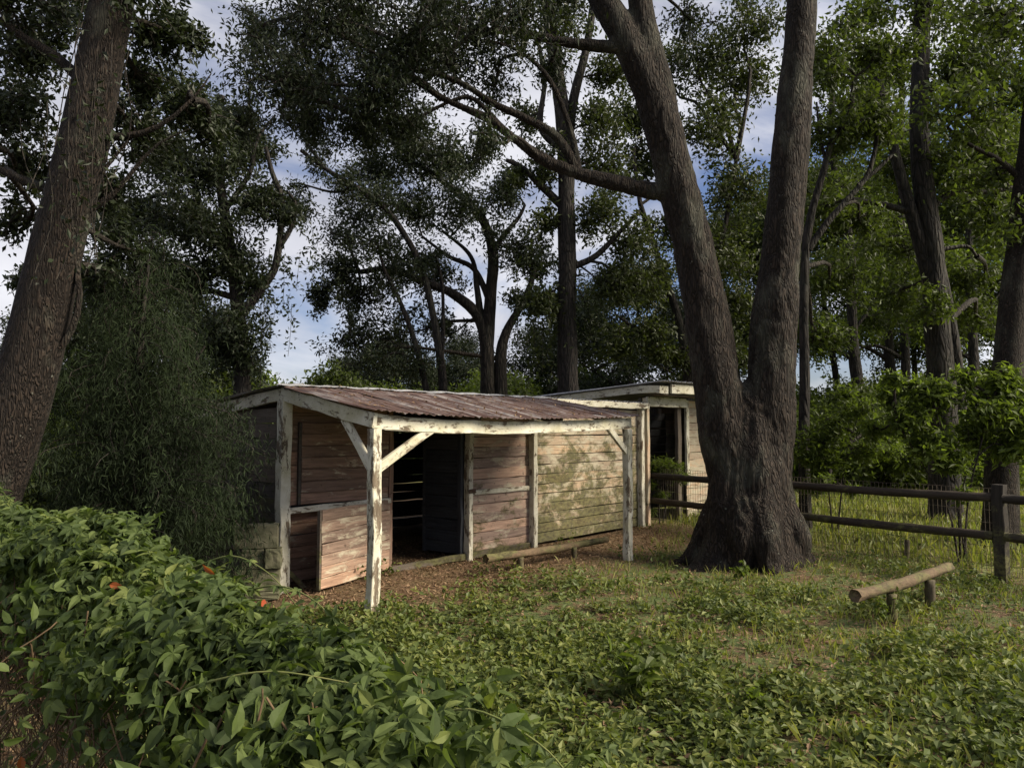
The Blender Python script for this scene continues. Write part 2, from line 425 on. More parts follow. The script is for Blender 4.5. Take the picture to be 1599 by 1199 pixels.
def beam(name, a, b, w, h, mat, parent, seed=0, up=(0, 0, 1), wob=.004, sag=0.0, nseg=None, sagc=.5):
    """squared timber from a to b; w across, h along up; its own frame so grain runs down the length"""
    a = Vector(a); b = Vector(b); L = (b - a).length; x = (b - a).normalized(); u = Vector(up)
    if abs(x.dot(u)) > .95: u = Vector((0, 1, 0))
    y = u.cross(x).normalized(); z = x.cross(y)
    R = rng(seed + 11); n = nseg or max(3, int(L / .25) + 2); xs_ = np.linspace(0, L, n); t_ = np.linspace(0, 1, n)
    s = -sag * np.sin(PI * t_ ** (math.log(.5) / math.log(sagc)))
    c = .006; pr = [(-w / 2 + c, -h / 2), (w / 2 - c, -h / 2), (w / 2, -h / 2 + c), (w / 2, h / 2 - c), (w / 2 - c, h / 2), (-w / 2 + c, h / 2), (-w / 2, h / 2 - c), (-w / 2, -h / 2 + c)]
    co = np.array([[(xx, p[0] + dy, p[1] + dz + ss) for p in pr] for xx, dy, dz, ss in zip(xs_, R.normal(0, wob, n), R.normal(0, wob, n), s)]).reshape(-1, 3)
    co[:, 1:] += R.normal(0, .0015, (len(co), 2))
    q = [(i * 8 + j, i * 8 + (j + 1) % 8, (i + 1) * 8 + (j + 1) % 8, (i + 1) * 8 + j) for i in range(n - 1) for j in range(8)]
    for e, r in ((0, 1), (n - 1, 0)):
        o = e * 8; cap = [(o, o + 1, o + 2, o + 7), (o + 7, o + 2, o + 3, o + 6), (o + 6, o + 3, o + 4, o + 5)]
        q += [c_[::-1] for c_ in cap] if r else cap
    ob = link(name, raw_mesh(name, co, np.array(q).ravel(), 4), mat, parent)
    m = Matrix((x, y, z)).transposed().to_4x4(); m.translation = a
    ob.matrix_local = m
    return ob

def pole(name, pts, radii, mat, parent, sides=12, seed=0, rough=.004):
    """round rail or log, own frame not needed"""
    pts = np.asarray(pts, float); n = max(8, int(np.linalg.norm(pts[-1] - pts[0]) / .12))
    p = spline(pts, n); r = np.interp(np.linspace(0, 1, n), np.linspace(0, 1, len(np.atleast_1d(radii))), np.atleast_1d(radii))
    T = Tubes(); T.add(p, r, sides, cap=True)
    R = rng(seed); base = p[0]
    co = np.concatenate(T.co); co = co + R.normal(0, rough, co.shape) - base
    o = link(name, raw_mesh(name, co, np.concatenate(T.f).ravel(), 4, True), mat, parent)
    o.location = base; return o

def corrugated(name, x0, x1, ya, za, yb, zb, mat, parent, pitch=.076, amp=.009, seed=0, sagf=None, lift=0):
    """roof sheet running from (ya,za) down to (yb,zb), ribs along the fall"""
    R = rng(seed); nxx = int((x1 - x0) / pitch * 6); nyy = 9
    x = np.linspace(x0, x1, nxx); v = np.linspace(0, 1, nyy)
    Xg, V = np.meshgrid(x, v); Yg = ya + (yb - ya) * V; Zg = za + (zb - za) * V + amp * np.sin(Xg * 2 * PI / pitch) + lift
    if sagf: Zg = Zg + sagf(Xg, V)
    Yg = Yg + (R.normal(0, .012, nxx)[None] * 0 + R.normal(0, .02)) * (V > .95) 
    Zg = Zg + R.normal(0, .004, Zg.shape)
    T2 = .002
    co = np.concatenate([np.stack([Xg, Yg, Zg], -1).reshape(-1, 3), np.stack([Xg, Yg, Zg - T2], -1).reshape(-1, 3)])
    i = (np.arange(nyy - 1)[:, None] * nxx + np.arange(nxx - 1)[None]).ravel()
    top = np.stack([i, i + 1, i + 1 + nxx, i + nxx], -1); o_ = nxx * nyy
    bot = top[:, ::-1] + o_
    e = np.arange(nxx - 1) + (nyy - 1) * nxx; edge = np.stack([e, e + 1, e + 1 + o_, e + o_], -1)
    e2 = np.arange(nxx - 1); edge2 = np.stack([e2 + 1, e2, e2 + o_, e2 + 1 + o_], -1)
    f = np.concatenate([top, bot, edge, edge2]).ravel()
    ob = link(name, raw_mesh(name, co, f, 4, False), mat, parent); return ob

# ------------------------------------------------------------------ horse shed with porch
SA = math.atan2(.735, .678)
shed = thing('horse_shed', 'low weathered plank horse shed with white posts and a rusty red porch roof', 'shed', (-2.4, 7.68, 0), SA)
WALL_H, EAVE = 2.06, 1.82
S_BACK = 3.2
def part(name, parent, loc=(0, 0, 0), rz=0):
    """small real mesh for the frame that carries planks"""
    return None
# posts
def post(x, y, z1, w=.10, mat='paint_v', seed=0, name='post', d=None, lean=0):
    return beam(name, (x, y, -.05), (x + lean, y, z1), w, d or w, M[mat], shed, seed, up=(0, 1, 0), nseg=12)
post(.0, -.06, 1.98, .115, 'paint_v', 1)
post(.0, -1.6, 1.66, .095, 'paint_peel', 2)
post(4.0, -1.6, 1.66, .095, 'paint_v', 3)
post(2.66, -.05, 1.98, .075, 'paint_v', 4, d=.10)
post(3.93, -.05, 1.98, .085, 'paint_v', 5, d=.10)
post(6.74, -.04, 2.02, .09, 'paint_v', 6, d=.10)
post(.0, S_BACK, 1.72, .10, 'grey_wood', 7); post(6.74, S_BACK, 1.72, .10, 'grey_wood', 8)
# beams: side gable, front eave, ledger, back fall
beam('eave_beam', (-.05, -1.6, EAVE - .09), (4.06, -1.6, EAVE - .085), .05, .135, M['paint_h'], shed, 21, sag=.06, sagc=.42, nseg=30, wob=.003)
beam('side_beam', (-.02, -1.63, EAVE - .095), (-.02, -.05, 2.02), .045, .135, M['paint_h'], shed, 22)
beam('side_beam', (-.02, -.04, 2.02), (-.02, S_BACK + .2, 1.70), .045, .13, M['paint_h'], shed, 23)
beam('ledger', (.0, -.125, 2.045), (6.85, -.125, 2.055), .04, .10, M['paint_h'], shed, 24, nseg=26)
beam('side_beam', (4.06, -1.6, EAVE - .085), (4.04, -.14, 2.0), .04, .10, M['paint_h'], shed, 25)
beam('rafter', (1.35, -1.57, EAVE - .06), (1.35, -.14, 1.99), .04, .08, M['grey_wood'], shed, 26)
beam('rafter', (2.7, -1.57, EAVE - .07), (2.7, -.14, 1.99), .04, .08, M['grey_wood'], shed, 27)
# braces
beam('brace', (.02, -1.60, 1.30), (.74, -1.60, 1.70), .04, .085, M['paint_h'], shed, 31)
beam('brace', (.0, -1.56, 1.30), (.0, -1.12, 1.76), .04, .085, M['paint_h'], shed, 32)
beam('brace', (3.98, -1.60, 1.36), (3.58, -1.60, 1.68), .04, .085, M['paint_h'], shed, 33)
# roof
def sagf(x, v): return -.055 * np.sin(PI * np.clip(x / 4.06, 0, 1) ** .8) * v ** 1.5
roof = corrugated('ridge_cap', -.12, 4.15, -.22, 2.105, -.08, 2.125, M['galv'], shed, .5, .004, 5)
for k in range(6):
    x0 = -.10 + k * .70
    rs = corrugated('roof_sheet', x0, min(x0 + .74, 4.16), -.14, 2.10 + .003 * (k % 2), -1.72, EAVE + .005 + .004 * (k % 2), M['rust'], shed, .085, .007, 40 + k, sagf)
for k in range(9):
    x0 = -.12 + k * .775
    corrugated('roof_sheet', x0, min(x0 + .80, 6.86), -.09, 2.115 + .003 * (k % 2), S_BACK + .25, 1.80, M['galv'], shed, .085, .009, 60 + k)
# front wall left part: upper panel, rail, recessed lower boards
beam('rail', (.06, -.035, .815), (1.40, -.035, .83), .035, .062, M['paint_h'], shed, 51)
boards(shed, .03, 1.40, .86, 1.98, .035, M['brown_wood'], .14, .02, 101)
upper = link('upper_door', plank_mesh(.035, .87, .03, 1), M['grey_wood'], shed); upper.location = (.205, -.012, .86)
boards(upper, .03, 1.18, .0, .87, -.004, M['brown_wood'], .125, .022, 102)
boards(shed, .05, 1.40, .03, .77, .16, M['brown_wood'], .13, .02, 103)
# open lower half door hinged near x=1.40
half = thing('half_door', None, None); del_ = half
bpy.data.objects.remove(half)
half = link('half_door', plank_mesh(.03, .80, .035, 2), M['grey_wood'], shed)
half.location = (1.40 - 1.30 * math.cos(.345), -.03 - 1.30 * math.sin(.345), .04); half.rotation_euler = (0, 0, .345)
boards(half, .03, 1.29, .0, .80, -.004, M['door_wood'], .115, .022, 104)
beam('stop_board', (.06, -.10, .20), (.22, -.14, .02), .02, .05, M['grey_wood'], shed, 55)
# strip between half door and opening
beam('jamb', (1.43, .03, 0), (1.43, .03, 1.98), .06, .08, M['brown_wood'], shed, 56, up=(0, 1, 0))
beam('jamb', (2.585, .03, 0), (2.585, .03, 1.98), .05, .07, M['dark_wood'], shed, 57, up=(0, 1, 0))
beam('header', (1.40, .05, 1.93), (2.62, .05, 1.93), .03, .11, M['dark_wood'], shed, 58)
beam('sill_board', (1.40, -.02, .02), (3.9, -.03, .03), .05, .08, M['grey_wood'], shed, 59)
# pink panel with mid rail
boards(shed, 2.70, 3.89, .86, 1.98, .0, M['pink_wood'], .14, .02, 110)
boards(shed, 2.70, 3.89, .05, .80, .0, M['pink_wood'], .125, .02, 111)
beam('rail', (2.70, -.03, .83), (3.89, -.03, .835), .03, .062, M['paint_h'], shed, 112)
hb = simple('hinge_iron', (.03, .02, .015), (.10, .06, .04), 20, .6, .4)
beam('hinge', (2.60, -.11, .86), (2.72, -.11, .86), .01, .05, hb, shed, 113)
# mossy wall
boards(shed, 3.975, 6.70, .03, 1.99, .0, M['mossy_wood'], .14, .022, 120, gap=.007, proud=.004)
# side wall (left end), back wall with light gaps, inner partition
sw = link('side_wall', plank_mesh(.04, 1.9, .05, 3), M['grey_wood'], shed); sw.location = (.03, .03, 0); sw.rotation_euler = (0, 0, PI / 2)
boards(sw, .0, S_BACK - .05, .62, 1.88, .0, M['grey_wood'], .15, .02, 130, gap=.005, tilt=.0)
boards(sw, .0, S_BACK - .05, .0, .40, .0, M['grey_wood'], .15, .02, 131, gap=.005)
beam('cross_brace', (.55, -.02, .12), (.25, -.02, .60), .03, .06, M['grey_wood'], sw, 132)
beam('rail', (.05, -.03, .62), (.85, -.03, .60), .03, .07, M['grey_wood'], sw, 133)
bw = link('back_wall', plank_mesh(.04, 1.7, .05, 4), M['dark_wood'], shed); bw.location = (.06, S_BACK - .05, 0)
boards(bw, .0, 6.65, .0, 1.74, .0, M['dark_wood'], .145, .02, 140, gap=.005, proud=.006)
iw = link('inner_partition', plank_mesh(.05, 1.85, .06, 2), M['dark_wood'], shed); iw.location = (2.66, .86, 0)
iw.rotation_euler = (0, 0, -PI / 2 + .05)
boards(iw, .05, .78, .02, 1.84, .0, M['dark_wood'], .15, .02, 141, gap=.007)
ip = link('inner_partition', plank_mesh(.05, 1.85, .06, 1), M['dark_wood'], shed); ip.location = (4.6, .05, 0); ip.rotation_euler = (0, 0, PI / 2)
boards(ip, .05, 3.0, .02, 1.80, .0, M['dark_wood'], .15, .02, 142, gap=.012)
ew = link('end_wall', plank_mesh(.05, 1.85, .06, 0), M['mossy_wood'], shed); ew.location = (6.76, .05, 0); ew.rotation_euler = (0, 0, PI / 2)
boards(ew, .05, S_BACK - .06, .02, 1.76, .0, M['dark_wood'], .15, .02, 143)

beam('side_board', (-.10, .30, .45), (-.11, .28, 1.05), .02, .10, M['grey_wood'], shed, 160, up=(0, 1, 0))
R = rng(161); n_ = 420; xx = R.uniform(-.1, 4.1, n_); vv = R.uniform(0, 1, n_) ** .8
litter = np.stack([xx, -.16 - 1.55 * vv, 2.11 - .27 * vv + sagf(xx, vv) + .012], -1)
link('fallen_leaves', leaf_mesh('fallen_leaves', litter, .045, .02, R, 0, 1.0, .4), M['dry_leaf'], shed, 'stuff')

# ------------------------------------------------------------------ second shed (taller), same line
shed2 = thing('tack_shed', 'taller plank shed with white lintel and dark doorway beside the big oak', 'shed',
              (-2.4 + .678 * 6.93, 7.68 + .735 * 6.93, 0), SA)
W2, D2, H2 = 3.0, 2.9, 2.42
def b2(name, a, b, w, h, mat, seed, up=(0, 0, 1), nseg=None): return beam(name, a, b, w, h, M[mat], shed2, seed, up, nseg=nseg)
b2('post', (.02, -.02, 0), (.02, -.02, 2.2), .08, .09, 'cream_wood', 201, (0, 1, 0))
b2('jamb', (1.19, .04, 0), (1.19, .04, 2.2), .13, .07, 'grey_wood', 202, (0, 1, 0))
b2('post', (1.36, -.05, .62), (1.36, -.05, 2.2), .10, .05, 'paint_v', 203, (0, 1, 0))
b2('lintel', (-.02, -.06, 2.14), (1.30, -.06, 2.14), .04, .17, 'paint_h', 204)
b2('fascia', (.18, -.42, 2.36), (W2 + .1, -.42, 2.36), .04, .16, 'paint_h', 205)
b2('rafter_tail', (-.02, -.40, 2.33), (-.02, .02, 2.34), .28, .13, 'paint_h', 206)
b2('side_beam', (-.05, .03, 2.35), (-.05, D2 + .2, 2.16), .05, .13, 'paint_h', 207)
b2('soffit_board', (.02, -.22, 2.25), (W2, -.22, 2.25), .30, .02, 'grey_wood', 208)
boards(shed2, 1.42, W2, .03, .95, .0, M['cream_wood'], .14, .02, 210)
boards(shed2, 1.42, W2, .95, 2.20, .0, M['cream_wood'], .14, .02, 211)
s2 = link('side_wall', plank_mesh(.04, 2.2, .05, 3), M['grey_wood'], shed2); s2.location = (.0, .05, 0); s2.rotation_euler = (0, 0, PI / 2)
boards(s2, .05, D2, .02, 2.16, .0, M['grey_wood'], .15, .02, 212)
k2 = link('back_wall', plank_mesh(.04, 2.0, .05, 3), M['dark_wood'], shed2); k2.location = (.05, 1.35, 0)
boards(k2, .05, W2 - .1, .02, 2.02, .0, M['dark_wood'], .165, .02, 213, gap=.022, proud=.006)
R = rng(99)
for k in range(14):
    b2('slat', (.12 + k * .2, 1.37, 1.98), (.12 + k * .2 + .01, 1.37, 2.08 + R.uniform(0, .06)), .16, .02, 'grey_wood', 220 + k, (0, 1, 0), 3)
for k in range(4):
    x0 = -.2 + k * .83
    corrugated('roof_sheet', x0, x0 + .86, -.52, 2.475 + .003 * (k % 2), D2 + .3, 2.24, M['galv'], shed2, .085, .010, 80 + k)
b2('post', (.02, D2, 0), (.02, D2, 2.1), .09, .09, 'grey_wood', 231, (0, 1, 0)); b2('post', (W2, D2, 0), (W2, D2, 2.1), .09, .09, 'grey_wood', 232, (0, 1, 0))
b2('post', (W2, .0, 0), (W2, .0, 2.2), .09, .09, 'grey_wood', 233, (0, 1, 0))
s3 = link('side_wall', plank_mesh(.04, 2.2, .05, 2), M['grey_wood'], shed2); s3.location = (W2 + .03, .05, 0); s3.rotation_euler = (0, 0, PI / 2)
boards(s3, .05, D2, .02, 2.16, .0, M['grey_wood'], .15, .02, 214)

# ------------------------------------------------------------------ concrete blocks by the corner post
def block(label, px, py, Yd, w, h, rz, seed):
    p = P(px, py, Yd); R = rng(seed)
    bm = bmesh.new(); bmesh.ops.create_cube(bm, size=1)
    bmesh.ops.subdivide_edges(bm, edges=bm.edges[:], cuts=3, use_grid_fill=True)
    for v in bm.verts:
        v.co = Vector((v.co.x * w, v.co.y * .2, v.co.z * h))
    bmesh.ops.bevel(bm, geom=[e for e in bm.edges if e.calc_face_angle(0) > .5], offset=.008, segments=1, affect='EDGES')
    for v in bm.verts: v.co += Vector(R.normal(0, .003, 3))
    me = bpy.data.meshes.new('concrete_block'); bm.to_mesh(me); bm.free()
    o = link('concrete_block', me, M['block']); o.location = p; o.rotation_euler = (0, 0, rz)
    return tag(o, label, 'concrete block', 'concrete blocks stacked at the shed corner')
for lb, px, top, bot, w, sd in (('long mossy concrete block lying on top of the stack at the corner post', 401, 818, 855, .41, 1),
                                ('square mossy block under the long top block, left of the narrow one', 396, 855, 886, .21, 2),
                                ('narrow paler block beside the corner post, under the long top block', 427, 855, 886, .16, 3),
                                ('mossy concrete block in the third course of the corner stack', 402, 886, 921, .42, 4)):
    zt, zb = P(px, top, 7.35)[2], P(px, bot, 7.35)[2]
    o = block(lb, px, (top + bot) / 2, 7.35, w, zt - zb - .004, .25, sd)
    if sd == 4: o.scale.z = 1.0
zlow = P(402, 921, 7.35)[2]
o = block('bottom concrete block of the corner stack, standing on the soil', 402, 921, 7.35, .42, zlow - .002, .25, 5); o.location.z = zlow / 2 - .003

# ------------------------------------------------------------------ log jumps
def jump(label, L0, L1, r, legs, seed, grow=0):
    t = thing('log_jump', label, 'log jump', (L0[0], L0[1], 0), 0, 'low log jumps in the yard')
    o = np.array((L0[0], L0[1], 0)); a, b = np.array(L0) - o, np.array(L1) - o
    m = (a + b) / 2 + np.array((.01, 0, -.014))
    ln = pole('log', [a, m, b], [r * 1.1, r * 1.02, r * 1.05, r * .95, r * .88], M['log_wood'], t, 14, seed, .0045)
    for k, (x, y, z, rr) in enumerate(legs):
        pole('leg', [(x - o[0], y - o[1], -.08), (x - o[0], y - o[1], z)], [rr, rr], M['log_post'], t, 12, seed + k + 1, .003)
    return t
jump('mossy log on two short round legs standing near the right fence', P(1335, 930, 6.1), P(1483, 884, 7.25), .047,
     [(3.27, 6.45, .24, .043), (3.84, 6.87, .27, .043)], 5)
jump('long weathered log on short legs lying along the front of the mossy shed wall', P(758, 872, 8.45), P(948, 842, 10.0), .045,
     [(.10, 8.80, .15, .035), (.79, 9.45, .17, .035)], 15)

# ------------------------------------------------------------------ right fence
FA, FB = np.array((2.28, 13.1)), np.array((5.43, 8.29))
fd = (FB - FA) / np.linalg.norm(FB - FA); fl = np.linalg.norm(FB - FA)
fence = thing('rail_fence', 'dark two rail fence with wire mesh running behind the big oak', 'fence', (FA[0], FA[1], 0), math.atan2(fd[1], fd[0]))
FEND = fl + 5.7
for k, (d, h) in enumerate(((0, 1.18), (fl / 2, 1.12), (fl, 1.04), (FEND, 1.2))):
    beam('post', (d, .02, -.1), (d + .01, .02, h), .12 if k else .14, .12, M['fence_post'], fence, 300 + k, up=(0, 1, 0))
for z, zz in ((.86, .89), (.43, .47)):
    for a, b in ((0.05, fl / 2), (fl / 2, fl - .06), (fl + .06, FEND)):
        k0 = a / fl; k1 = min(b / fl, 1)
        pole('rail', [(a, -.01, z + (zz - z) * k0), ((a + b) / 2, -.015, z + (zz - z) * (k0 + k1) / 2 - .012), (b, -.01, z + (zz - z) * k1)], [.050, .053, .050],
             M['fence_wood'], fence, 12, int(a * 10 + z * 100), .003)
q = P(1415, 868, 9.4)
st = pole('stake', [(q[0], 9.4, -.1), (q[0] + .01, 9.4, .13), (q[0] + .02, 9.4, .26)], [.035, .033, .028], M['log_post'], None, 9, 71, .003)
tag(st, 'short dark stake sticking up from the leaf litter between big oak and sapling shrub', 'stake')
T = Tubes(); R = rng(5)
for k in range(int(FEND / .052)):
    x = k * .052; T.add([(x, .085, .02), (x + R.normal(0, .004), .085 + R.normal(0, .006), .45), (x, .085, .98)], .0028, 3)
for z in (.03, .13, .23, .33, .46, .60, .74, .88, .98):
    T.add([(x, .087 + R.normal(0, .004), z + R.normal(0, .004)) for x in np.linspace(0, FEND, 40)], .0026, 3)
link('wire_mesh', T.mesh('wire_mesh'), M['wire'], fence, 'stuff')

# ------------------------------------------------------------------ foliage engine
class Tree:
    def __init__(s, name, label, cat, base, seed, leafm, barkm='bark_dark', L=.10, W=.045, group=None, local=False):
        s.R = rng(seed); s.base = np.array((base[0], base[1], 0.0)); s.leafm, s.barkm, s.L, s.W = leafm, barkm, L, W
        s.root = thing(name, label, cat, tuple(s.base), 0, group)
        s.tw = Tubes(); s.cent = []; s.nodes = []; s.first = True; s.droop = .4
    def limb(s, pts, r0, r1, name=None, sides=None, flare=0, wob=.0, node_from=.0):
        pts = np.asarray(pts, float); ln = np.linalg.norm(np.diff(pts, axis=0), axis=1).sum()
        n = max(8, int(ln / max(.12, r0 * .8))); p = spline(pts, n)
        if wob: p[1:-1] += s.R.normal(0, wob, (n - 2, 3))
        t = np.linspace(0, 1, n); r = r0 + (r1 - r0) * t ** .85
        if flare: r = r + flare * np.exp(-(p[:, 2] - p[0, 2]) / max(.25, flare * 1.6))
        sides = sides or int(np.clip(r0 * 60, 7, 26))
        T = Tubes(); T.add(p, r, sides); co = np.concatenate(T.co)
        amp = np.repeat(r, sides)[:, None]
        nz = np.array([mnoise.noise(Vector((c[0] * 3, c[1] * 3, c[2] * 1.2))) for c in co])[:, None] * .11 + s.R.normal(0, .012, (len(co), 1))
        c0 = np.repeat(p, sides, 0); co = c0 + (co - c0) * (1 + nz)
        me = raw_mesh('b', co - s.base, np.concatenate(T.f).ravel(), 4, True)
        link(name or ('trunk' if s.first else 'branch'), me, M[s.barkm], s.root); s.first = False
        k = int(n * node_from); s.nodes += [(q, rr) for q, rr in zip(p[k:], r[k:])]
        return p
    def blob(s, c, rad, tips=16, dens=1.0, bough=True, spread=.8, start=None, shell=.45):
        R = s.R; c = np.asarray(c, float); rad = np.broadcast_to(np.asarray(rad, float), (3,)); rad = rad * 1.15; rm = rad.mean(); tips = int(tips * 1.15 + .5); dens = dens * .74
        P_ = np.array([q for q, _ in s.nodes]); d = np.linalg.norm(P_ - c, axis=1) + np.maximum(0, P_[:, 2] - c[2]) * 1.2
        q0 = P_[np.argmin(d)]; L = np.linalg.norm(c - q0)
        path = np.array([q0])
        if L > rm * .4:
            m1 = q0 + (c - q0) * .4 + np.array((0, 0, L * .10)) + R.normal(0, L * .06, 3)
            path = spline([q0, m1, q0 + (c - q0) * .75 + R.normal(0, L * .05, 3), c], 9)
            s.tw.add(path, np.linspace(.012 + .018 * min(L, 3), .012, 9), 5)
        for _ in range(tips):
            u = unit(R.normal(size=3)) * R.uniform(0, 1) ** shell
            tip = c + u * rad; st = path[int(R.integers(len(path) // 2, len(path)))]
            mid = (st + tip) / 2 + R.normal(0, rm * .12, 3) + np.array((0, 0, rm * .08))
            tp = spline([st, mid, tip], 6); s.tw.add(tp, np.linspace(.011, .003, 6), 4)
            for _2 in range(2):
                a = tp[int(R.integers(2, 5))]; e = a + unit(R.normal(size=3) + (tip - st)) * rm * R.uniform(.3, .6)
                s.tw.add([a, (a + e) / 2 + R.normal(0, rm * .03, 3), e], [.006, .004, .002], 3)
                n = int(34 * dens); tt = R.uniform(.2, 1.05, n)[:, None]
                s.cent.append(a + (e - a) * tt + R.normal(0, rm * .15, (n, 3)))
            n = int(60 * dens); tt = R.uniform(.25, 1.05, n)
            seg = np.stack([np.interp(tt, np.linspace(0, 1, 6), tp[:, k]) for k in range(3)], -1)
            s.cent.append(seg + R.normal(0, rm * .20 * spread, (n, 3)))
    def hang(s, c, n, length, dens=26, w=.25):
        R = s.R
        for _ in range(n):
            a = np.asarray(c) + R.normal(0, w, 3); l = length * R.uniform(.5, 1.1)
            p = spline([a, a + (R.normal(0, .05), R.normal(0, .05), -l * .5), a + (R.normal(0, .08), R.normal(0, .08), -l)], 6)
            s.tw.add(p, .004, 3); tt = R.uniform(0, 1, int(dens))
            s.cent.append(np.stack([np.interp(tt, np.linspace(0, 1, 6), p[:, k]) for k in range(3)], -1) + R.normal(0, .05, (int(dens), 3)))
    def done(s, crown='crown', flat=.0):
        if s.tw.n: link('twigs', _off(s.tw, s.base), M['twig'], s.root, 'stuff')
        if s.cent:
            c = np.concatenate(s.cent) - s.base; s.n = len(c)
            link(crown, leaf_mesh(crown, c, s.L * .88, s.W * .86, s.R, s.droop, flat), M[s.leafm], s.root)
            global LEAVES; LEAVES += len(c)
        return s.root
LEAVES = 0
def _off(T, base):
    T.co = [np.concatenate(T.co) - base]; T.f = [np.concatenate(T.f)]; return T.mesh('twigs')

def PP(Yd, *pts):
    """polyline of photo points at distance Yd (or per point distances)"""
    return [P(x, y, Yd if len(q) == 0 else q[0]) for x, y, *q in pts]

# ------------------------------------------------------------------ the big forked oak (remeshed trunk with furrows)
def big_oak():
    t = Tree('forked_oak', 'massive two stemmed oak with flared roots in front of the fence', 'tree', (3.0, 9.35), 7, 'oak_leaf', 'bark', .085, .032)
    D = 9.35
    T = Tubes()
    # lobed base
    n = 44; z = np.linspace(-.15, 2.3, n)
    cx = np.interp(z, [-.15, .6, 2.05], [3.0, 2.99, 3.02])
    sides = 48; th = np.arange(sides) * 2 * PI / sides
    rr = np.interp(z, [-.15, 0, .15, .4, .8, 1.2, 1.6, 2.0, 2.3], [.80, .66, .59, .54, .49, .44, .36, .25, .05])
    lob = np.interp(z, [-.15, 0, .3, .8, 1.6, 2.05], [.24, .20, .13, .08, .05, .03])
    prof = (np.cos(th * 5 + .7) * .8 + np.cos(th * 3 + 2.1) * .6 + np.cos(th * 8) * .25)
    co = np.stack([cx[:, None] + (rr[:, None] * (1 + lob[:, None] * prof[None])) * np.cos(th)[None] * 1.06,
                   D + (rr[:, None] * (1 + lob[:, None] * prof[None])) * np.sin(th)[None] * .95,
                   np.repeat(z[:, None], sides, 1)], -1).reshape(-1, 3)
    T.co.append(co); i = np.arange(n - 1)[:, None] * sides; j = np.arange(sides)[None]; k = (j + 1) % sides
    T.f.append(np.stack([i + j, i + k, i + sides + k, i + sides + j], -1).reshape(-1, 4)); T.n += n * sides
    c0 = T.n; T.co.append(np.array([[3.0, D, -.15], [3.02, D, 2.31]])); T.n += 2
    for m in range(0, sides, 2):
        T.f.append(np.array([[c0, (m + 2) % sides, m + 1, m]])); b0 = (n - 1) * sides
        T.f.append(np.array([[c0 + 1, b0 + m, b0 + m + 1, b0 + (m + 2) % sides]]))
    left = PP(D, (1156, 870), (1150, 760), (1126, 650), (1108, 520), (1085, 400), (1058, 290), (1022, 160), (978, 60), (930, -20), (880, -150), (850, -300))
    right = PP(D, (1178, 870), (1192, 760), (1202, 640), (1208, 520), (1219, 400), (1230, 290), (1240, 160), (1249, 60), (1254, -40), (1262, -200), (1262, -420))
    rl = [.28, .31, .295, .275, .245, .24, .225, .20, .16, .13, .09]; rR = [.28, .32, .30, .275, .235, .225, .215, .185, .18, .16, .12]
    def capped(pts, r, sides=28):
        p = spline(np.c_[np.array(pts), r], 90); T.add(p[:, :3], p[:, 3], sides, cap=True)
    capped(left, rl); capped(right, rR)
    f2 = PP(D, (1040, 215), (1030, 140), (1010, 60), (998, -10), (990, -120), (985, -280)); capped(f2, [.17, .18, .165, .155, .13, .10], 20)
    # big limb to the left
    L1 = PP(D, (1050, 300), (1015, 298), (960, 285), (905, 272), (850, 250), (805, 218), (760, 185), (700, 158), (650, 130), (600, 110))
    capped(L1, [.11, .10, .088, .078, .068, .06, .05, .038, .026, .012], 14)
    L2 = PP(D, (975, 75), (930, 72), (880, 66), (830, 55), (790, 48), (740, 50), (680, 36), (620, 15), (560, -5))
    capped(L2, [.09, .07, .06, .055, .048, .04, .03, .02, .012], 12)
    for z0 in range(7):     # root spurs
        a = .35 + z0 * 2 * PI / 7 + [.1, -.2, .15, 0, .25, -.1, .05][z0]; l = [.85, .68, .78, .88, .66, .8, .72][z0]
        p = [(3.0 + math.cos(a) * r_, D + math.sin(a) * r_, zz) for r_, zz in ((.30, .75), (.52, .36), (l * .82, .06), (l * 1.12, -.10))]
        T.add(spline(p, 14), np.linspace(.22, .05, 14), 12, cap=True)
    me = T.mesh('trunk'); ob = bpy.data.objects.new('tmp', me); C.objects.link(ob)
    md = ob.modifiers.new('r', 'REMESH'); md.mode = 'VOXEL'; md.voxel_size = .026
    sm = ob.modifiers.new('s', 'SMOOTH'); sm.iterations = 7
    dg = bpy.context.evaluated_depsgraph_get(); me2 = bpy.data.meshes.new_from_object(ob.evaluated_get(dg)); bpy.data.objects.remove(ob)
    nv = len(me2.vertices); co = np.empty(nv * 3, np.float32); me2.vertices.foreach_get('co', co); co = co.reshape(-1, 3)
    nm = np.empty(nv * 3, np.float32); me2.vertices.foreach_get('normal', nm); nm = nm.reshape(-1, 3)
    d = np.empty(nv)
    for i_, c in enumerate(co):
        v = Vector((c[0] * 11, c[1] * 11, c[2] * 2.4)); w = mnoise.noise(Vector((c[0] * 2, c[1] * 2, c[2] * 1.5)))
        d[i_] = (.5 - abs(mnoise.noise(v + Vector((w * 2, w, 0))))) * .045 + w * .035
    amp = np.clip(1.2 - co[:, 2] / 9, .35, 1)
    co = co + nm * (d * amp)[:, None] - t.base
    me2.vertices.foreach_set('co', co.astype(np.float32).ravel())
    me2.polygons.foreach_set('use_smooth', np.ones(len(me2.polygons), bool)); me2.materials.clear(); me2.update()
    link('trunk', me2, M['bark'], t.root)
    t.first = False
    for pl in (L1[2:], L2[2:], left[8:], right[7:], f2[3:]): t.nodes += [(q, .08) for q in spline(pl, 24)]
    # secondary limbs of the left canopy
    t.limb(PP(D, (905, 272), (870, 215), (820, 185), (770, 162), (720, 130), (660, 110), (600, 90), (540, 60)), .07, .015)
    t.limb(PP(D, (835, 240), (790, 205), (740, 155), (700, 160), (640, 190), (590, 195)), .045, .012)
    t.limb(PP(D, (690, 155), (640, 118), (590, 130), (520, 133), (450, 120), (390, 125)), .045, .012)
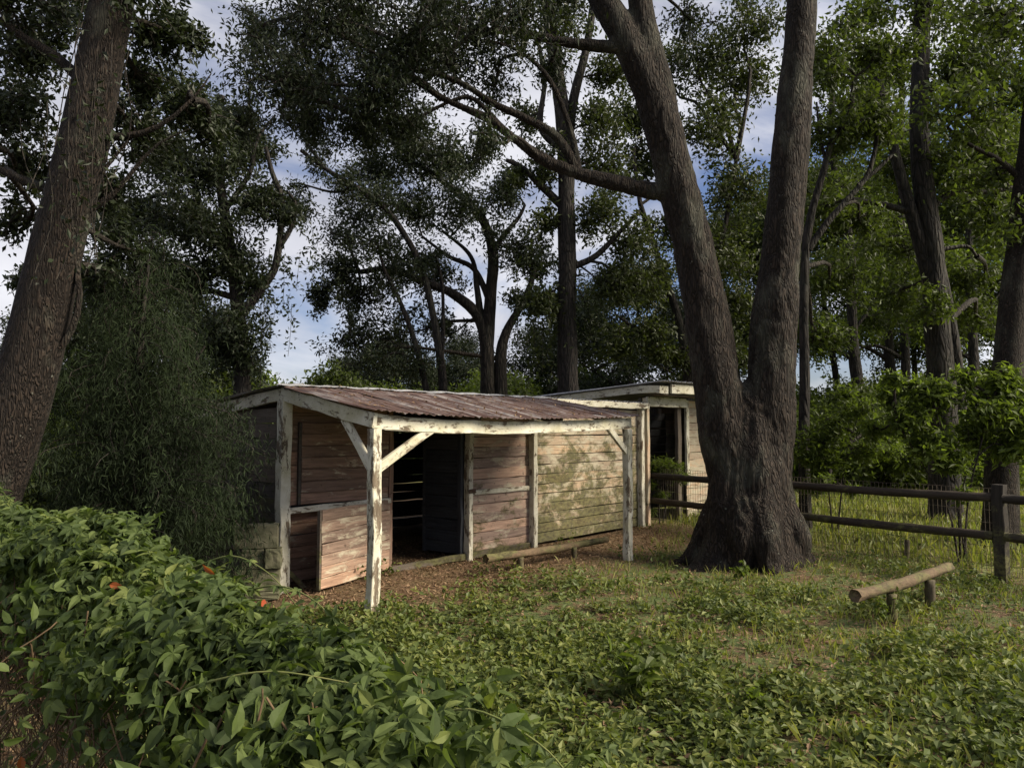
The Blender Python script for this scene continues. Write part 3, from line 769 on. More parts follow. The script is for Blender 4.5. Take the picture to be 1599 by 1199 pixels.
    t.limb(PP(D, (905, 272), (890, 200), (855, 120), (800, 75), (740, 62)), .05, .015)
    t.limb(PP(D, (745, 50), (690, 80), (630, 70), (560, 40), (500, 30), (440, 30)), .04, .012)
    for (x, y, r, tp, dz) in ((640, 60, 85, 30, -1), (560, 40, 85, 32, 1), (480, 60, 80, 32, 0), (430, 130, 75, 26, -1), (500, 140, 75, 30, 1), (580, 150, 70, 26, -1),
                          (400, 50, 45, 14, 1), (700, 110, 65, 18, 1), (740, 40, 70, 20, 0), (820, 30, 60, 14, -1), (560, 205, 50, 14, 0), (470, 195, 55, 16, 1),
                          (640, 200, 45, 8, 0), (770, 130, 60, 10, 1), (860, 110, 45, 7, 1), (760, 215, 35, 6, -1), (690, 10, 70, 22, 1), (510, -20, 80, 26, 0), (880, 0, 60, 14, 1),
                          (390, 190, 35, 9, 0), (620, 110, 60, 16, 1)):
        t.blob(P(x, y, D + dz * .8), np.array((1, 1.3, .8)) * r * D / F, tp, 1.0)
    # crown above the picture, mostly seen as gaps of shade
    for (x, y, r, tp, dz) in ((760, -160, 170, 30, -2), (980, -260, 170, 30, 0), (1220, -330, 180, 30, 1), (1060, -90, 60, 8, 0), (560, -180, 170, 26, -1.5),
                               (1090, 40, 55, 8, .5)):
        t.blob(P(x, y, D + dz), r * D / F, tp, .8)
    t.droop = .9
    return t.done()
big_oak()

# ------------------------------------------------------------------ leaning trunk at the left edge
def left_tree():
    D = 5.7
    t = Tree('leaning_oak', 'thick brown trunk leaning right at the left edge beside the vine fence', 'tree', (-4.35, D), 21, 'oak_leaf', 'bark_brown', .075, .034)
    t.limb(PP(D, (-80, 960), (-38, 830), (8, 700), (38, 600), (64, 500), (92, 380), (114, 290), (136, 200), (156, 100), (176, 0), (205, -140), (215, -330)),   .245, .14, sides=40, flare=.10, node_from=.35)
    t.limb(PP(D, (70, 560), (104, 530), (124, 470), (120, 400), (135, 330), (160, 270), (200, 220)), .032, .012)
    t.limb(PP(D, (125, 310), (60, 290), (10, 270), (-60, 230)), .05, .02)
    t.limb(PP(D, (165, 215), (215, 210), (260, 190), (305, 150), (330, 115)), .035, .004)
    t.limb(PP(D, (135, 330), (180, 300), (240, 230), (300, 200)), .03, .004)
    t.limb(PP(D, (150, 150), (90, 90), (40, 60), (-30, 10)), .05, .02)
    for (x, y, r, tp, dz) in ((60, 90, 75, 24, 1), (20, 180, 70, 20, .5), (110, 30, 70, 18, 1), (250, 60, 55, 16, .5), (235, 140, 65, 22, 1), (300, 170, 45, 12, .5),
                              (45, 260, 60, 14, 1), (15, 350, 50, 9, 1), (220, 220, 60, 18, 1), (180, 300, 50, 12, .8), (300, 60, 40, 7, .5), (230, -30, 90, 16, 0),
                              (20, -20, 90, 20, 0), (30, 440, 35, 5, .8), (190, 380, 55, 12, 1.2), (150, 440, 45, 7, 1.2), (340, 210, 45, 10, 1)):
        t.blob(P(x, y, D + dz), r * D / F, tp, .7)
    for c in ((150, 90), (120, 140), (170, 40), (110, 240), (135, 200)): t.hang(P(c[0], c[1], D - .3), 5, 1.1, 10, .12)
    t.done()
left_tree()

# ------------------------------------------------------------------ feathery evergreen behind the vine fence
def feather():
    D = 7.0
    t = Tree('feathery_evergreen', 'dark feathery evergreen with drooping sprays left of the shed', 'tree', (P(207, 900, D)[0], D), 31, 'feather_leaf', 'bark_dark', .085, .011)
    t.limb(PP(D, (204, 950), (206, 800), (212, 650), (222, 500), (232, 400)), .055, .02)
    t.limb(PP(D, (206, 760), (170, 640), (130, 560)), .03, .01); t.limb(PP(D, (208, 740), (270, 620), (320, 540)), .03, .01)
    R = t.R
    for _ in range(330):
        y = 340 + 560 * R.uniform(0, 1) ** .62; w = np.interp(y, [340, 450, 560, 700, 800, 900], [70, 105, 115, 158, 160, 130])
        x = 205 + R.choice((-1, 1)) * R.uniform(0, 1.18) ** .8 * w * (.8 + .3 * math.sin(y * .11) ) + (10 if y > 600 else 0) + 12 * math.sin(y * .05); dd = D + R.normal(0, .45)
        st = P(212, min(y + 20, 940), D); tip = P(x, y, dd)
        mid = (st + tip) / 2 + (0, 0, .15); p = spline([st, mid, tip, tip + (R.normal(0, .06), R.normal(0, .06), -R.uniform(.1, .3))], 9)
        t.tw.add(p, np.linspace(.008, .002, 9), 3)
        n = int(np.interp(y, [340, 560, 700], [80, 150, 200])); tt = R.uniform(.35, 1, n)
        t.cent.append(np.stack([np.interp(tt, np.linspace(0, 1, 9), p[:, k]) for k in range(3)], -1) + R.normal(0, .085, (n, 3)))
    t.droop = 1.6; t.done('foliage')
feather()

# ------------------------------------------------------------------ trees behind, each drawn from its own trunk line
def tree_from(name, label, D, seed, leafm, limbs, blobs, L=.10, W=.05, barkm='bark_dark', cat='tree', dens=1.0, hangs=(), group=None, flare=.0):
    x0 = P(limbs[0][0][0][0], limbs[0][0][0][1], D)[0]
    t = Tree(name, label, cat, (x0, D), seed, leafm, barkm, L, W, group)
    for k, (pts, r0, r1) in enumerate(limbs):
        w = PP(D, *pts)
        if k == 0: w = [np.array((w[0][0], D, -.2))] + [w[0] + (0, 0, .0)] * (w[0][2] > .4) + w[1:]
        t.limb(w, r0 * D / F, r1 * D / F, wob=.01 * r0 * D / F, node_from=.4 if k == 0 else .1, flare=(flare or r0 * .35) * D / F if k == 0 else 0)
    for x, y, r, tp, dz in blobs: t.blob(P(x, y, D + dz), np.array((1.1, 1.2, .85)) * r * D / F, tp, dens)
    for x, y, n, l in hangs: t.hang(P(x, y, D), n, l, 34, .3)
    t.done(); return t.root

tree_from('moss_hung_tree', 'crooked dark tree with trailing foliage rising behind the left end of the shed', 12.5, 41, 'oak_leaf',
    [([(378, 620), (374, 540), (370, 470), (362, 410), (350, 330), (340, 240), (345, 150)], 15, 6),
     ([(378, 490), (405, 455), (428, 420), (437, 370), (440, 310), (425, 270), (415, 230)], 8, 3),
     ([(436, 385), (455, 355), (462, 320), (450, 300)], 5, 2), ([(362, 410), (320, 340), (290, 260), (230, 200)], 7, 2),
     ([(350, 330), (390, 270), (400, 220), (430, 180)], 5, 2)],
    [(330, 270, 60, 24, 0), (260, 250, 60, 22, 1), (390, 320, 50, 14, 0), (300, 350, 65, 24, -.5), (230, 340, 65, 22, .5), (350, 420, 50, 14, 0),
     (160, 340, 50, 12, 1), (280, 430, 65, 20, 0), (450, 330, 35, 8, 0), (350, 190, 50, 15, 0), (290, 150, 50, 12, 1), (400, 230, 40, 10, 1), (220, 430, 60, 16, 1),
     (340, 520, 50, 16, -.5), (395, 440, 28, 6, 0), (370, 570, 40, 12, 0), (170, 480, 50, 12, 1)],
    .11, .045, dens=1.3, hangs=((400, 470, 9, .9), (385, 530, 9, 1.0), (440, 350, 8, .8), (420, 430, 7, .8), (350, 480, 10, 1.1), (405, 400, 5, .6)))

tree_from('twin_stem_oak', 'dark oak with two close stems rising straight behind the middle of the porch roof', 20, 42, 'oak_leaf',
    [([(762, 620), (759, 540), (752, 505), (735, 480), (700, 455), (660, 440), (610, 420), (560, 425)], 14, 4),
     ([(760, 540), (766, 460), (770, 400), (757, 350), (735, 320), (700, 290), (660, 262), (610, 240)], 11, 3),
     ([(783, 620), (782, 560), (790, 520), (812, 480), (830, 440), (838, 400)], 11, 3),
     ([(768, 400), (785, 370), (810, 340), (820, 320)], 6, 2), ([(752, 505), (745, 450), (735, 400), (690, 360)], 7, 2), ([(765, 470), (740, 420), (700, 400), (660, 370)], 6, 2)],
    [(640, 235, 55, 24, 0), (590, 270, 50, 18, 1), (700, 260, 50, 20, 0), (560, 330, 45, 13, 1), (650, 330, 55, 18, 0), (720, 330, 50, 16, -1), (780, 300, 45, 14, 0),
     (800, 390, 50, 13, 0), (850, 410, 40, 12, 0), (530, 420, 40, 14, 0), (560, 470, 45, 15, 1), (495, 470, 26, 8, 0), (620, 420, 50, 14, 0), (690, 430, 45, 11, 1),
     (820, 470, 32, 7, 0), (540, 540, 45, 12, 0), (620, 520, 50, 11, 1), (750, 250, 45, 14, 1), (640, 200, 40, 14, 0), (700, 520, 35, 7, 1)],
    .15, .06, dens=1.15, hangs=((560, 500, 12, 1.0), (620, 500, 10, 1.0), (680, 470, 8, .9)))

tree_from('arching_oak', 'slim dark oak arching left behind the porch roof, left of the two stemmed oak', 18, 43, 'oak_leaf',
    [([(692, 620), (688, 560), (678, 500), (662, 430), (640, 380), (605, 330), (560, 295), (510, 265), (470, 235)], 8, 3),
     ([(668, 620), (655, 560), (640, 510), (620, 460), (600, 420), (590, 380)], 6, 2),
     ([(690, 560), (692, 500), (690, 440), (680, 400)], 4, 2), ([(560, 295), (520, 300), (480, 290)], 3, 1.5), ([(510, 265), (480, 225), (470, 200)], 3, 1.5)],
    [(500, 255, 32, 5, 0), (540, 290, 35, 8, 0), (590, 320, 45, 12, 0), (600, 390, 45, 12, 0), (660, 410, 40, 10, 0), (530, 370, 40, 8, 0), (470, 330, 35, 6, 1), (480, 210, 25, 3, 0),
     (440, 300, 30, 5, 0), (570, 560, 40, 10, 0), (650, 570, 40, 8, 0)],
    .13, .05, dens=1.0, hangs=((600, 440, 8, .8), (540, 440, 8, .9)))

tree_from('tall_straight_oak', 'tall straight dark trunk standing behind the ridge between the two sheds', 17, 44, 'olive_leaf',
    [([(887, 620), (885, 520), (886, 420), (884, 320), (884, 240), (872, 130), (862, 60), (850, -40)], 18, 10),
     ([(886, 240), (895, 160), (915, 80), (928, 0), (935, -60)], 9, 5), ([(886, 330), (845, 290), (815, 262), (790, 250)], 8, 3), ([(888, 420), (930, 400), (970, 360), (1000, 330)], 6, 3),
     ([(884, 240), (845, 200), (850, 130), (840, 60)], 7, 3)],
    [(850, 260, 40, 10, 0), (940, 200, 50, 16, 0), (960, 270, 50, 16, 1), (930, 340, 45, 14, 0), (980, 380, 45, 14, 0), (850, 350, 30, 7, 0), (820, 200, 40, 8, 1),
     (960, 120, 45, 12, 0), (880, 40, 50, 12, 0), (800, 280, 30, 6, 0), (1000, 460, 40, 12, 0), (950, 450, 40, 10, 0), (840, 480, 30, 10, 0)],
    .14, .065, dens=1.1, hangs=((850, 450, 12, 1.5), (845, 500, 12, 1.3), (835, 400, 10, 1.2), (925, 430, 6, 1)))

tree_from('slim_forked_tree', 'slim tree with a low fork just right of the big oak, behind the fence', 12, 45, 'green_leaf',
    [([(1255, 700), (1256, 600), (1255, 480), (1258, 390), (1268, 330), (1285, 270), (1300, 220), (1325, 180), (1335, 120)], 9.5, 4),
     ([(1262, 390), (1290, 350), (1325, 310), (1352, 278), (1365, 240), (1372, 190), (1380, 150)], 6, 2.5), ([(1340, 290), (1375, 260), (1395, 240)], 4, 2),
     ([(1290, 255), (1280, 210), (1275, 160)], 3, 1.5)],
    [(1300, 200, 55, 14, 0), (1350, 160, 50, 14, 1), (1290, 330, 50, 10, 1), (1380, 200, 50, 12, 0), (1300, 100, 60, 14, 0), (1310, 440, 55, 14, 1.5), (1300, 540, 50, 12, 1.5), (1380, 80, 50, 12, 0), (1350, 350, 45, 10, 1)],
    .12, .06, dens=.9)

tree_from('twin_trunk_maple', 'thick twin trunk tree rising behind the fence between the slim fork and the right edge', 13.5, 46, 'green_leaf',
    [([(1478, 830), (1474, 700), (1470, 600), (1462, 500), (1458, 420), (1448, 340), (1438, 250), (1436, 150), (1440, 50), (1445, -60)], 24, 11),
     ([(1456, 450), (1440, 390), (1425, 340), (1405, 270), (1385, 190), (1370, 120)], 13, 6), ([(1430, 335), (1380, 320), (1330, 312), (1285, 305)], 6, 3.5),
     ([(1498, 640), (1492, 560), (1480, 480), (1465, 400)], 10, 8), ([(1447, 330), (1490, 300), (1540, 300), (1600, 290)], 6, 3), ([(1440, 150), (1500, 110), (1570, 100)], 6, 3), ([(1470, 390), (1510, 385), (1525, 400)], 4, 2)],
    [(1400, 260, 60, 14, 1), (1500, 260, 60, 16, 0), (1560, 220, 60, 16, 0), (1500, 130, 65, 18, 0), (1400, 100, 60, 16, 1), (1560, 60, 70, 18, 0), (1450, 20, 70, 16, 0), (1540, 340, 55, 14, 1),
     (1400, 380, 60, 16, 2), (1380, 460, 60, 16, 2), (1520, 440, 50, 14, 2), (1340, 30, 60, 14, 1), (1550, 500, 45, 10, 2), (1440, 480, 35, 6, -.6)],
    .13, .065, dens=.9)

tree_from('leaning_right_trunk', 'brown trunk leaning right at the right edge behind the fence', 10.5, 47, 'green_leaf',
    [([(1558, 830), (1566, 700), (1572, 600), (1580, 500), (1592, 400), (1602, 300), (1614, 200), (1630, 60), (1640, -80)], 24, 16),
     ([(1605, 290), (1560, 250), (1520, 230), (1480, 200)], 6, 2)],
    [(1590, 130, 80, 18, 0), (1500, 180, 60, 12, -.5), (1620, 350, 60, 10, 0), (1560, 20, 80, 16, 0), (1540, 280, 45, 7, .5)],
    .12, .06, 'bark_brown', dens=.7)

tree_from('mid_wood_oak', 'leafy oak showing between the two stems of the big oak', 19, 48, 'olive_leaf',
    [([(1075, 620), (1065, 520), (1040, 440), (1020, 380), (1000, 320)], 9, 4), ([(1065, 520), (1100, 440), (1130, 360), (1150, 250)], 7, 3), ([(1040, 560), (1000, 520), (960, 490)], 5, 2)],
    [(1110, 200, 60, 20, 0), (1150, 300, 55, 18, 0), (1130, 400, 55, 18, 0), (1160, 120, 60, 18, 1), (1090, 80, 60, 16, 0), (1150, 480, 45, 14, 0), (1020, 440, 40, 13, 0), (1020, 520, 40, 12, 0),
     (960, 540, 35, 8, 0), (1060, 350, 40, 10, 0), (1040, 90, 40, 8, 1), (1180, 30, 60, 16, 0), (1010, 250, 40, 10, 1), (990, 180, 40, 10, 1), (1050, 560, 35, 8, 0), (1150, 560, 40, 12, 0)],
    .15, .075, dens=1.1)

# slender trunks deeper in the wood on the right
for k, (x0, x1, x2, D, w, lb) in enumerate(((1345, 1330, 1300, 21, 11, 'crooked slender trunk in the wood right of the slim forked tree'),
                                         (1412, 1410, 1408, 24, 9, 'straight slender trunk in the wood left of the twin trunk tree'),
                                         (1400, 1385, 1370, 26, 10, 'thin leaning trunk in the wood close beside a straight slender one'),
                                         (1517, 1516, 1520, 21, 10, 'slender upright trunk in the gap between the twin trunk tree and the right edge trunk'))):
    tree_from('wood_tree', lb, D, 60 + k, 'bright_leaf' if k % 2 else 'green_leaf',
        [([(x0, 640), (x1 + 4, 560), (x1, 480), (x1 - 3, 380), (x2, 250), (x2, 120)], w, w * .4), ([(x1, 520), (x1 + 30, 480), (x1 + 50, 450)], 3, 1), ([(x1, 560), (x1 - 40, 540), (x1 - 70, 545)], 4, 1.5)],
        [(x1 - 40, 420, 45, 14, 0), (x1 + 40, 380, 50, 14, 1), (x2, 300, 60, 16, 0), (x2 + 40, 200, 60, 14, 0), (x1 - 60, 520, 35, 8, 0), (x1 + 40, 500, 35, 7, 1), (x2 - 30, 120, 60, 12, 0)],
        .17, .08, dens=.9, group='slender trees in the wood beyond the fence')

# ------------------------------------------------------------------ generic trees copied through the wood
def copy_tree(o, parent=None):
    c = o.copy(); C.objects.link(c); c.parent = parent
    for ch in o.children: copy_tree(ch, c)
    return c

def generic(seed, H, Rc, leafm, low=.25, L=.19, W=.09):
    t = Tree('wood_tree', 'x', 'tree', (0, 0), seed, leafm, 'bark_dark', L, W)
    R = t.R
    t.limb([(0, 0, -.2), (R.normal(0, .15), R.normal(0, .15), H * .3), (R.normal(0, .4), R.normal(0, .4), H * .6), (R.normal(0, .6), R.normal(0, .6), H * .92)], .20, .04, flare=.1, node_from=.2)
    for k in range(7):
        a = k * 2.4 + R.uniform(0, 1); z = H * (low + .08 * k); ln = Rc * R.uniform(.6, 1)
        z = min(z, H * .85); s0 = t.nodes[int(np.argmin([abs(q[0][2] - z) for q in t.nodes]))][0]
        t.limb([s0, s0 + np.array((math.cos(a), math.sin(a), .5)) * ln * .5, s0 + np.array((math.cos(a), math.sin(a), .55)) * ln], .08, .02)
    for k in range(26):
        a = R.uniform(0, 2 * PI); z = H * (low + (1 - low) * R.uniform(0, 1)); f = math.sin(PI * min(1, max(.12, (z / H - low) / (1 - low) * .85 + .1)))
        r = Rc * f * R.uniform(.35, 1); t.blob((math.cos(a) * r, math.sin(a) * r, z), Rc * .36 * np.array((1, 1, .7)), 12, 1.0)
    return t.done()

def bush(seed, leafm, L, W, Rr=1.3, H=2.2, n=16, dens=1.0, name='bush'):
    t = Tree(name, 'x', 'bush', (0, 0), seed, leafm, 'twig', L, W); R = t.R
    for k in range(5):
        a = k * 1.3; t.limb([(R.normal(0, .1), R.normal(0, .1), -.1), (math.cos(a) * Rr * .3, math.sin(a) * Rr * .3, H * .4), (math.cos(a) * Rr * .6, math.sin(a) * Rr * .6, H * .7)], .03, .01, name='stem')
    for k in range(n):
        a = R.uniform(0, 2 * PI); z = H * R.uniform(.12, .9); r = Rr * math.sqrt(R.uniform(0, 1)) * (1.1 - .5 * z / H)
        t.blob((math.cos(a) * r, math.sin(a) * r, z), Rr * .35, 11, dens)
    return t.done('foliage')

def place(src, first, px, D, rz, sc, label=None, group=None, szk=1.0):
    o = src if first else copy_tree(src)
    x = P(px, 671, D)[0]; o.location = (x, D, 0); o.rotation_euler = (0, 0, rz); o.scale = (sc, sc, sc * szk)
    if label: o['label'] = label
    if group: o['group'] = group
    return o

LM = ((30, 'left of the leaning trunk'), (110, 'right of the leaning trunk'), (170, 'left of the feathery evergreen'), (240, 'over the feathery evergreen'), (300, 'right of the feathery evergreen'),
      (350, 'left of the shed roof end'), (410, 'over the rear slope of the low shed'), (470, 'over the corner post of the porch'), (530, 'over the first porch roof sheets'), (590, 'over the front porch corner'),
      (640, 'left of the arching oak'), (690, 'under the arching oak'), (740, 'left of the two close stems'), (790, 'right of the two close stems'), (840, 'left of the tall straight trunk'),
      (910, 'right of the tall straight trunk'), (960, 'over the rear roof slope of the taller shed'), (1020, 'over the front beam of the taller shed'), (1090, 'left of the big oak'), (1160, 'in the fork of the big oak'),
      (1230, 'just right of the big oak'), (1290, 'right of the slim forked tree'), (1345, 'at the crooked slender trunk'), (1400, 'at the straight slender trunk'), (1450, 'left of the twin trunk tree'),
      (1500, 'right of the twin trunk tree'), (1540, 'left of the right edge trunk'), (1620, 'right of the right edge trunk'))
def near(px): return min(LM, key=lambda q: abs(q[0] - px))[1]
gA = generic(71, 12, 4.2, 'olive_leaf', .42); gB = generic(72, 13, 4.6, 'green_leaf', .40); gC = generic(73, 9, 4.0, 'oak_leaf', .18)
R = rng(77)
used = {}
def put(src, key, *a, **k):
    place(src, key not in used, *a, **k); used[key] = 1
GW = 'trees standing deep in the wood'
spots = [('B', 1310, 32, 1.0), ('A', 1430, 36, 1.0), ('B', 1560, 30, 1.0), ('A', 1650, 26, 1.1), ('B', 1225, 34, 1.0), ('A', 1130, 36, 1.0)]
for n_, (g_, px, D, sc) in enumerate(spots):
    put({'A': gA, 'B': gB, 'C': gC}[g_], g_, px, D, R.uniform(0, 6), sc, label='leafy green %s deep in the wood, %s' % ('big tree' if D > 38 else 'tree', near(px)), group=GW)
for n_, (g_, px, D, sc) in enumerate((('C', 150, 26, .8), ('C', 262, 28, .85))):
    put(gC, 'C', px, D, R.uniform(0, 6), sc, label='dark dense tree far behind, ' + near(px), group='dark trees behind the left trunk')
for n_, (g_, px, D, sc) in enumerate((('C', 985, 30, .9), ('C', 910, 38, .95), ('C', 620, 36, .65), ('C', 720, 38, .7), ('C', 540, 36, .55))):
    put(gC, 'C', px, D, R.uniform(0, 6), sc, label='small dark tree far off, ' + near(px), group='dark trees far behind the sheds')

bA = bush(81, 'bright_leaf', .16, .075, 2.0, 2.6, 18); bB = bush(82, 'green_leaf', .16, .075, 2.0, 2.4, 18)
for k, px in enumerate(range(-60, 1620, 62)):
    D = 30 + R.uniform(-3, 8); lb = 'low green bush in the far line' if px < 1100 else 'low green bush past the field'
    gr = 'low bushes behind the sheds' if px < 1100 else 'low bushes beyond the field'
    if px < 20: continue
    put(bA if k % 2 else bB, 'bA' if k % 2 else 'bB', px + R.uniform(-20, 20), D, R.uniform(0, 6), R.uniform(1.1, 1.7) * (1.2 if 380 < px < 470 else 1), label=lb + ', ' + near(px), group=gr)
for k, px in enumerate(range(1240, 1680, 110)):
    put(bB if k % 2 else bA, 'bB' if k % 2 else 'bA', px, 20 + R.uniform(-2, 2), R.uniform(0, 6), R.uniform(.8, 1.1), label='leafy bush edging the yellow grass, ' + near(px), group='bushes at the edge of the yellow grass')
for k, (px, D, s_) in enumerate(((140, 13, 1.1), (-20, 10, .9), (250, 14, 1.0))):
    put(bB, 'bB', px, D, R.uniform(0, 6), s_, label='dark green middle distance bush, ' + near(px), group='bushes behind the leaning trunk')

# ------------------------------------------------------------------ shrubs at the right fence
def right_shrub(name, label, D, seed, blobs, stems, leafm='bright_leaf', L=.115, W=.05, dens=.62):
    x0 = P(stems[0][0][0], stems[0][0][1], D)[0]
    t = Tree(name, label, 'bush', (x0, D), seed, leafm, 'twig', L, W)
    for pts in stems:
        w = PP(D, *pts); w[0][2] = -.05; t.limb(w, .016, .006, name='stem', sides=7)
    for x, y, r, tp, dz in blobs: t.blob(P(x, y, D + dz), np.array((1.2, 1, .7)) * r * D / F, tp, dens)
    t.droop = .5; t.done('foliage', .35)
right_shrub('sapling_shrub', 'spreading light green shrub leaning over the right fence', 9.3, 91,
    [(1420, 655, 34, 10, 0), (1475, 625, 40, 12, 0), (1510, 580, 20, 4, 0), (1540, 635, 42, 13, 0), (1585, 615, 30, 7, 0), (1400, 590, 16, 3, 0), (1590, 660, 36, 9, 0), (1450, 690, 38, 10, 0), (1520, 680, 40, 12, .3), (1580, 700, 35, 9, 0), (1490, 730, 28, 6, 0),
     (1390, 610, 30, 7, .3), (1560, 590, 30, 6, 0), (1370, 670, 30, 6, .5), (1630, 680, 40, 10, 0), (1500, 770, 20, 3, -.2), (1600, 610, 35, 8, 0), (1440, 600, 26, 5, 0)],
    [[(1500, 880), (1495, 780), (1480, 700), (1460, 640)], [(1505, 880), (1512, 780), (1530, 700), (1550, 640)], [(1510, 882), (1500, 800), (1520, 720), (1600, 660)], [(1498, 880), (1482, 800), (1450, 740), (1400, 660)]])
right_shrub('fence_shrub', 'bright shrub behind the fence just right of the big oak', 11.5, 92,
    [(1270, 690, 35, 12, 0), (1305, 665, 34, 10, 0), (1325, 615, 18, 4, 0), (1350, 700, 30, 9, 0), (1290, 730, 30, 9, 0), (1340, 640, 32, 9, 0), (1270, 760, 22, 5, 0), (1390, 710, 25, 6, 0), (1330, 765, 14, 3, -.9), (1285, 752, 13, 3, -.9), (1260, 715, 25, 8, 0), (1400, 690, 28, 7, .4)],
    [[(1300, 790), (1290, 730), (1280, 680)], [(1305, 790), (1320, 720), (1340, 650)]], 'bright_leaf', .10, .035)
right_shrub('doorway_shrub', 'pale ferny shrub growing in front of the dark doorway of the taller shed', 12.9, 93,
    [(1020, 730, 17, 10, 0), (1045, 728, 17, 10, 0), (1062, 745, 14, 7, 0), (1010, 755, 12, 5, 0), (1030, 775, 14, 5, 0), (1008, 800, 10, 4, 0)],
    [[(1030, 815), (1028, 760), (1022, 730)], [(1034, 815), (1044, 760), (1050, 728)]], 'bright_leaf', .10, .018)

# ------------------------------------------------------------------ left fence buried in creeper
G0, G1 = np.array((.30, 1.14)), np.array((-4.2, 5.64))
gd = (G1 - G0) / np.linalg.norm(G1 - G0); GL = np.linalg.norm(G1 - G0); gn = np.array((gd[1], -gd[0])) * 1.0
if np.dot(gn, -G0) < 0: gn = -gn            # towards the camera
def GP(k, n, z): q = G0 + gd * k + gn * n; return np.array((q[0], q[1], z))
vf = thing('wire_fence', 'dark post and wire fence buried under the creeper in the foreground', 'fence', (G0[0], G0[1], 0), math.atan2(gd[1], gd[0]))
for k in (1.35, 3.3, 5.3): beam('post', (k, 0, -.1), (k, 0, 1.10), .09, .09, M['fence_post'], vf, int(k * 9), up=(0, 1, 0))
for z, r in ((1.02, .04), (.48, .035)):
    for a in (1.35, 3.3, 4.6): pole('rail', [(a, .06, z), (a + 1, .062, z - .01), (a + 1.95, .06, z)], [r, r], M['fence_wood'], vf, 10, int(a * 9 + z * 50))
T = Tubes()
for k in range(20, int(GL / .06)): T.add([(k * .06, .11, .02), (k * .06, .11, 1.0)], .0014, 3)
for z in (.05, .2, .35, .5, .65, .8, .95): T.add([(1.2, .112, z), (GL / 2, .112, z - .01), (GL, .112, z)], .0014, 3)
link('wire_mesh', T.mesh('wire_mesh'), M['wire'], vf, 'stuff')

def leaflet(L, W, R, curl):
    """pointed leaflet along +X, 9 vertices, folded on its midrib"""
    xs_ = np.array((0, .18, .42, .70, 1.0)) * L; ws = np.array((.0, .70, 1.0, .66, 0)) * W / 2
    mid = np.stack([xs_, xs_ * 0, -curl * (xs_ / L) ** 2 * L], -1)
    lf = [mid[k] + (0, ws[k], W * .15) for k in (1, 2, 3)]; rt = [mid[k] + (0, -ws[k], W * .15) for k in (1, 2, 3)]
    co = np.array([*mid, *lf, *rt])
    f = [(0, 1, 5), (1, 6, 5), (1, 2, 6), (2, 7, 6), (2, 3, 7), (3, 4, 7), (0, 8, 1), (1, 8, 9), (1, 9, 2), (2, 9, 10), (2, 10, 3), (3, 10, 4)]
    return co, np.array(f)
def palmate(R, S=.075, n=5):
    cs, fs, k = [], [], 0
    for i in range(n):
        a = (i - (n - 1) / 2) * 1.05 + R.normal(0, .08); l = S * (1 - .13 * abs(i - (n - 1) / 2)) * R.uniform(.9, 1.1)
        co, f = leaflet(l, l * .46, R, R.uniform(.1, .45)); t_ = R.uniform(-.3, .2)
        ca, sa = math.cos(a), math.sin(a); co = co @ np.array([[1, 0, 0], [0, math.cos(t_), math.sin(t_)], [0, -math.sin(t_), math.cos(t_)]])
        co = co @ np.array([[ca, sa, 0], [-sa, ca, 0], [0, 0, 1]]); cs.append(co); fs.append(f + k); k += len(co)
    return np.concatenate(cs), np.concatenate(fs)
def many_leaflets(name, cen, L, W, R, nz=.6, up=.4):
    co, f = leaflet(L, W, R, .3); n = len(cen)
    z = R.normal(size=(n, 3)) * nz; z[:, 2] += up; z = unit(z); x = unit(np.cross(z, R.normal(size=(n, 3)))); y = np.cross(z, x)
    fr = np.stack([x, y, z], 1) * R.uniform(.6, 1.25, n)[:, None, None]
    c = (np.einsum('vi,nij->nvj', co, fr) + cen[:, None]).reshape(-1, 3)
    ff = (f[None] + (np.arange(n) * len(co))[:, None, None]).reshape(-1)
    return raw_mesh(name, c, ff, 3, False, R.uniform(0, 1, n).repeat(len(f)))
def frame(nrm, R):
    z = unit(nrm); x = unit(np.cross(z, R.normal(size=3)) + np.array((0, 0, -.9)) * 1.0); x = unit(x - z * np.dot(x, z)); y = np.cross(z, x); return np.array((x, y, z))

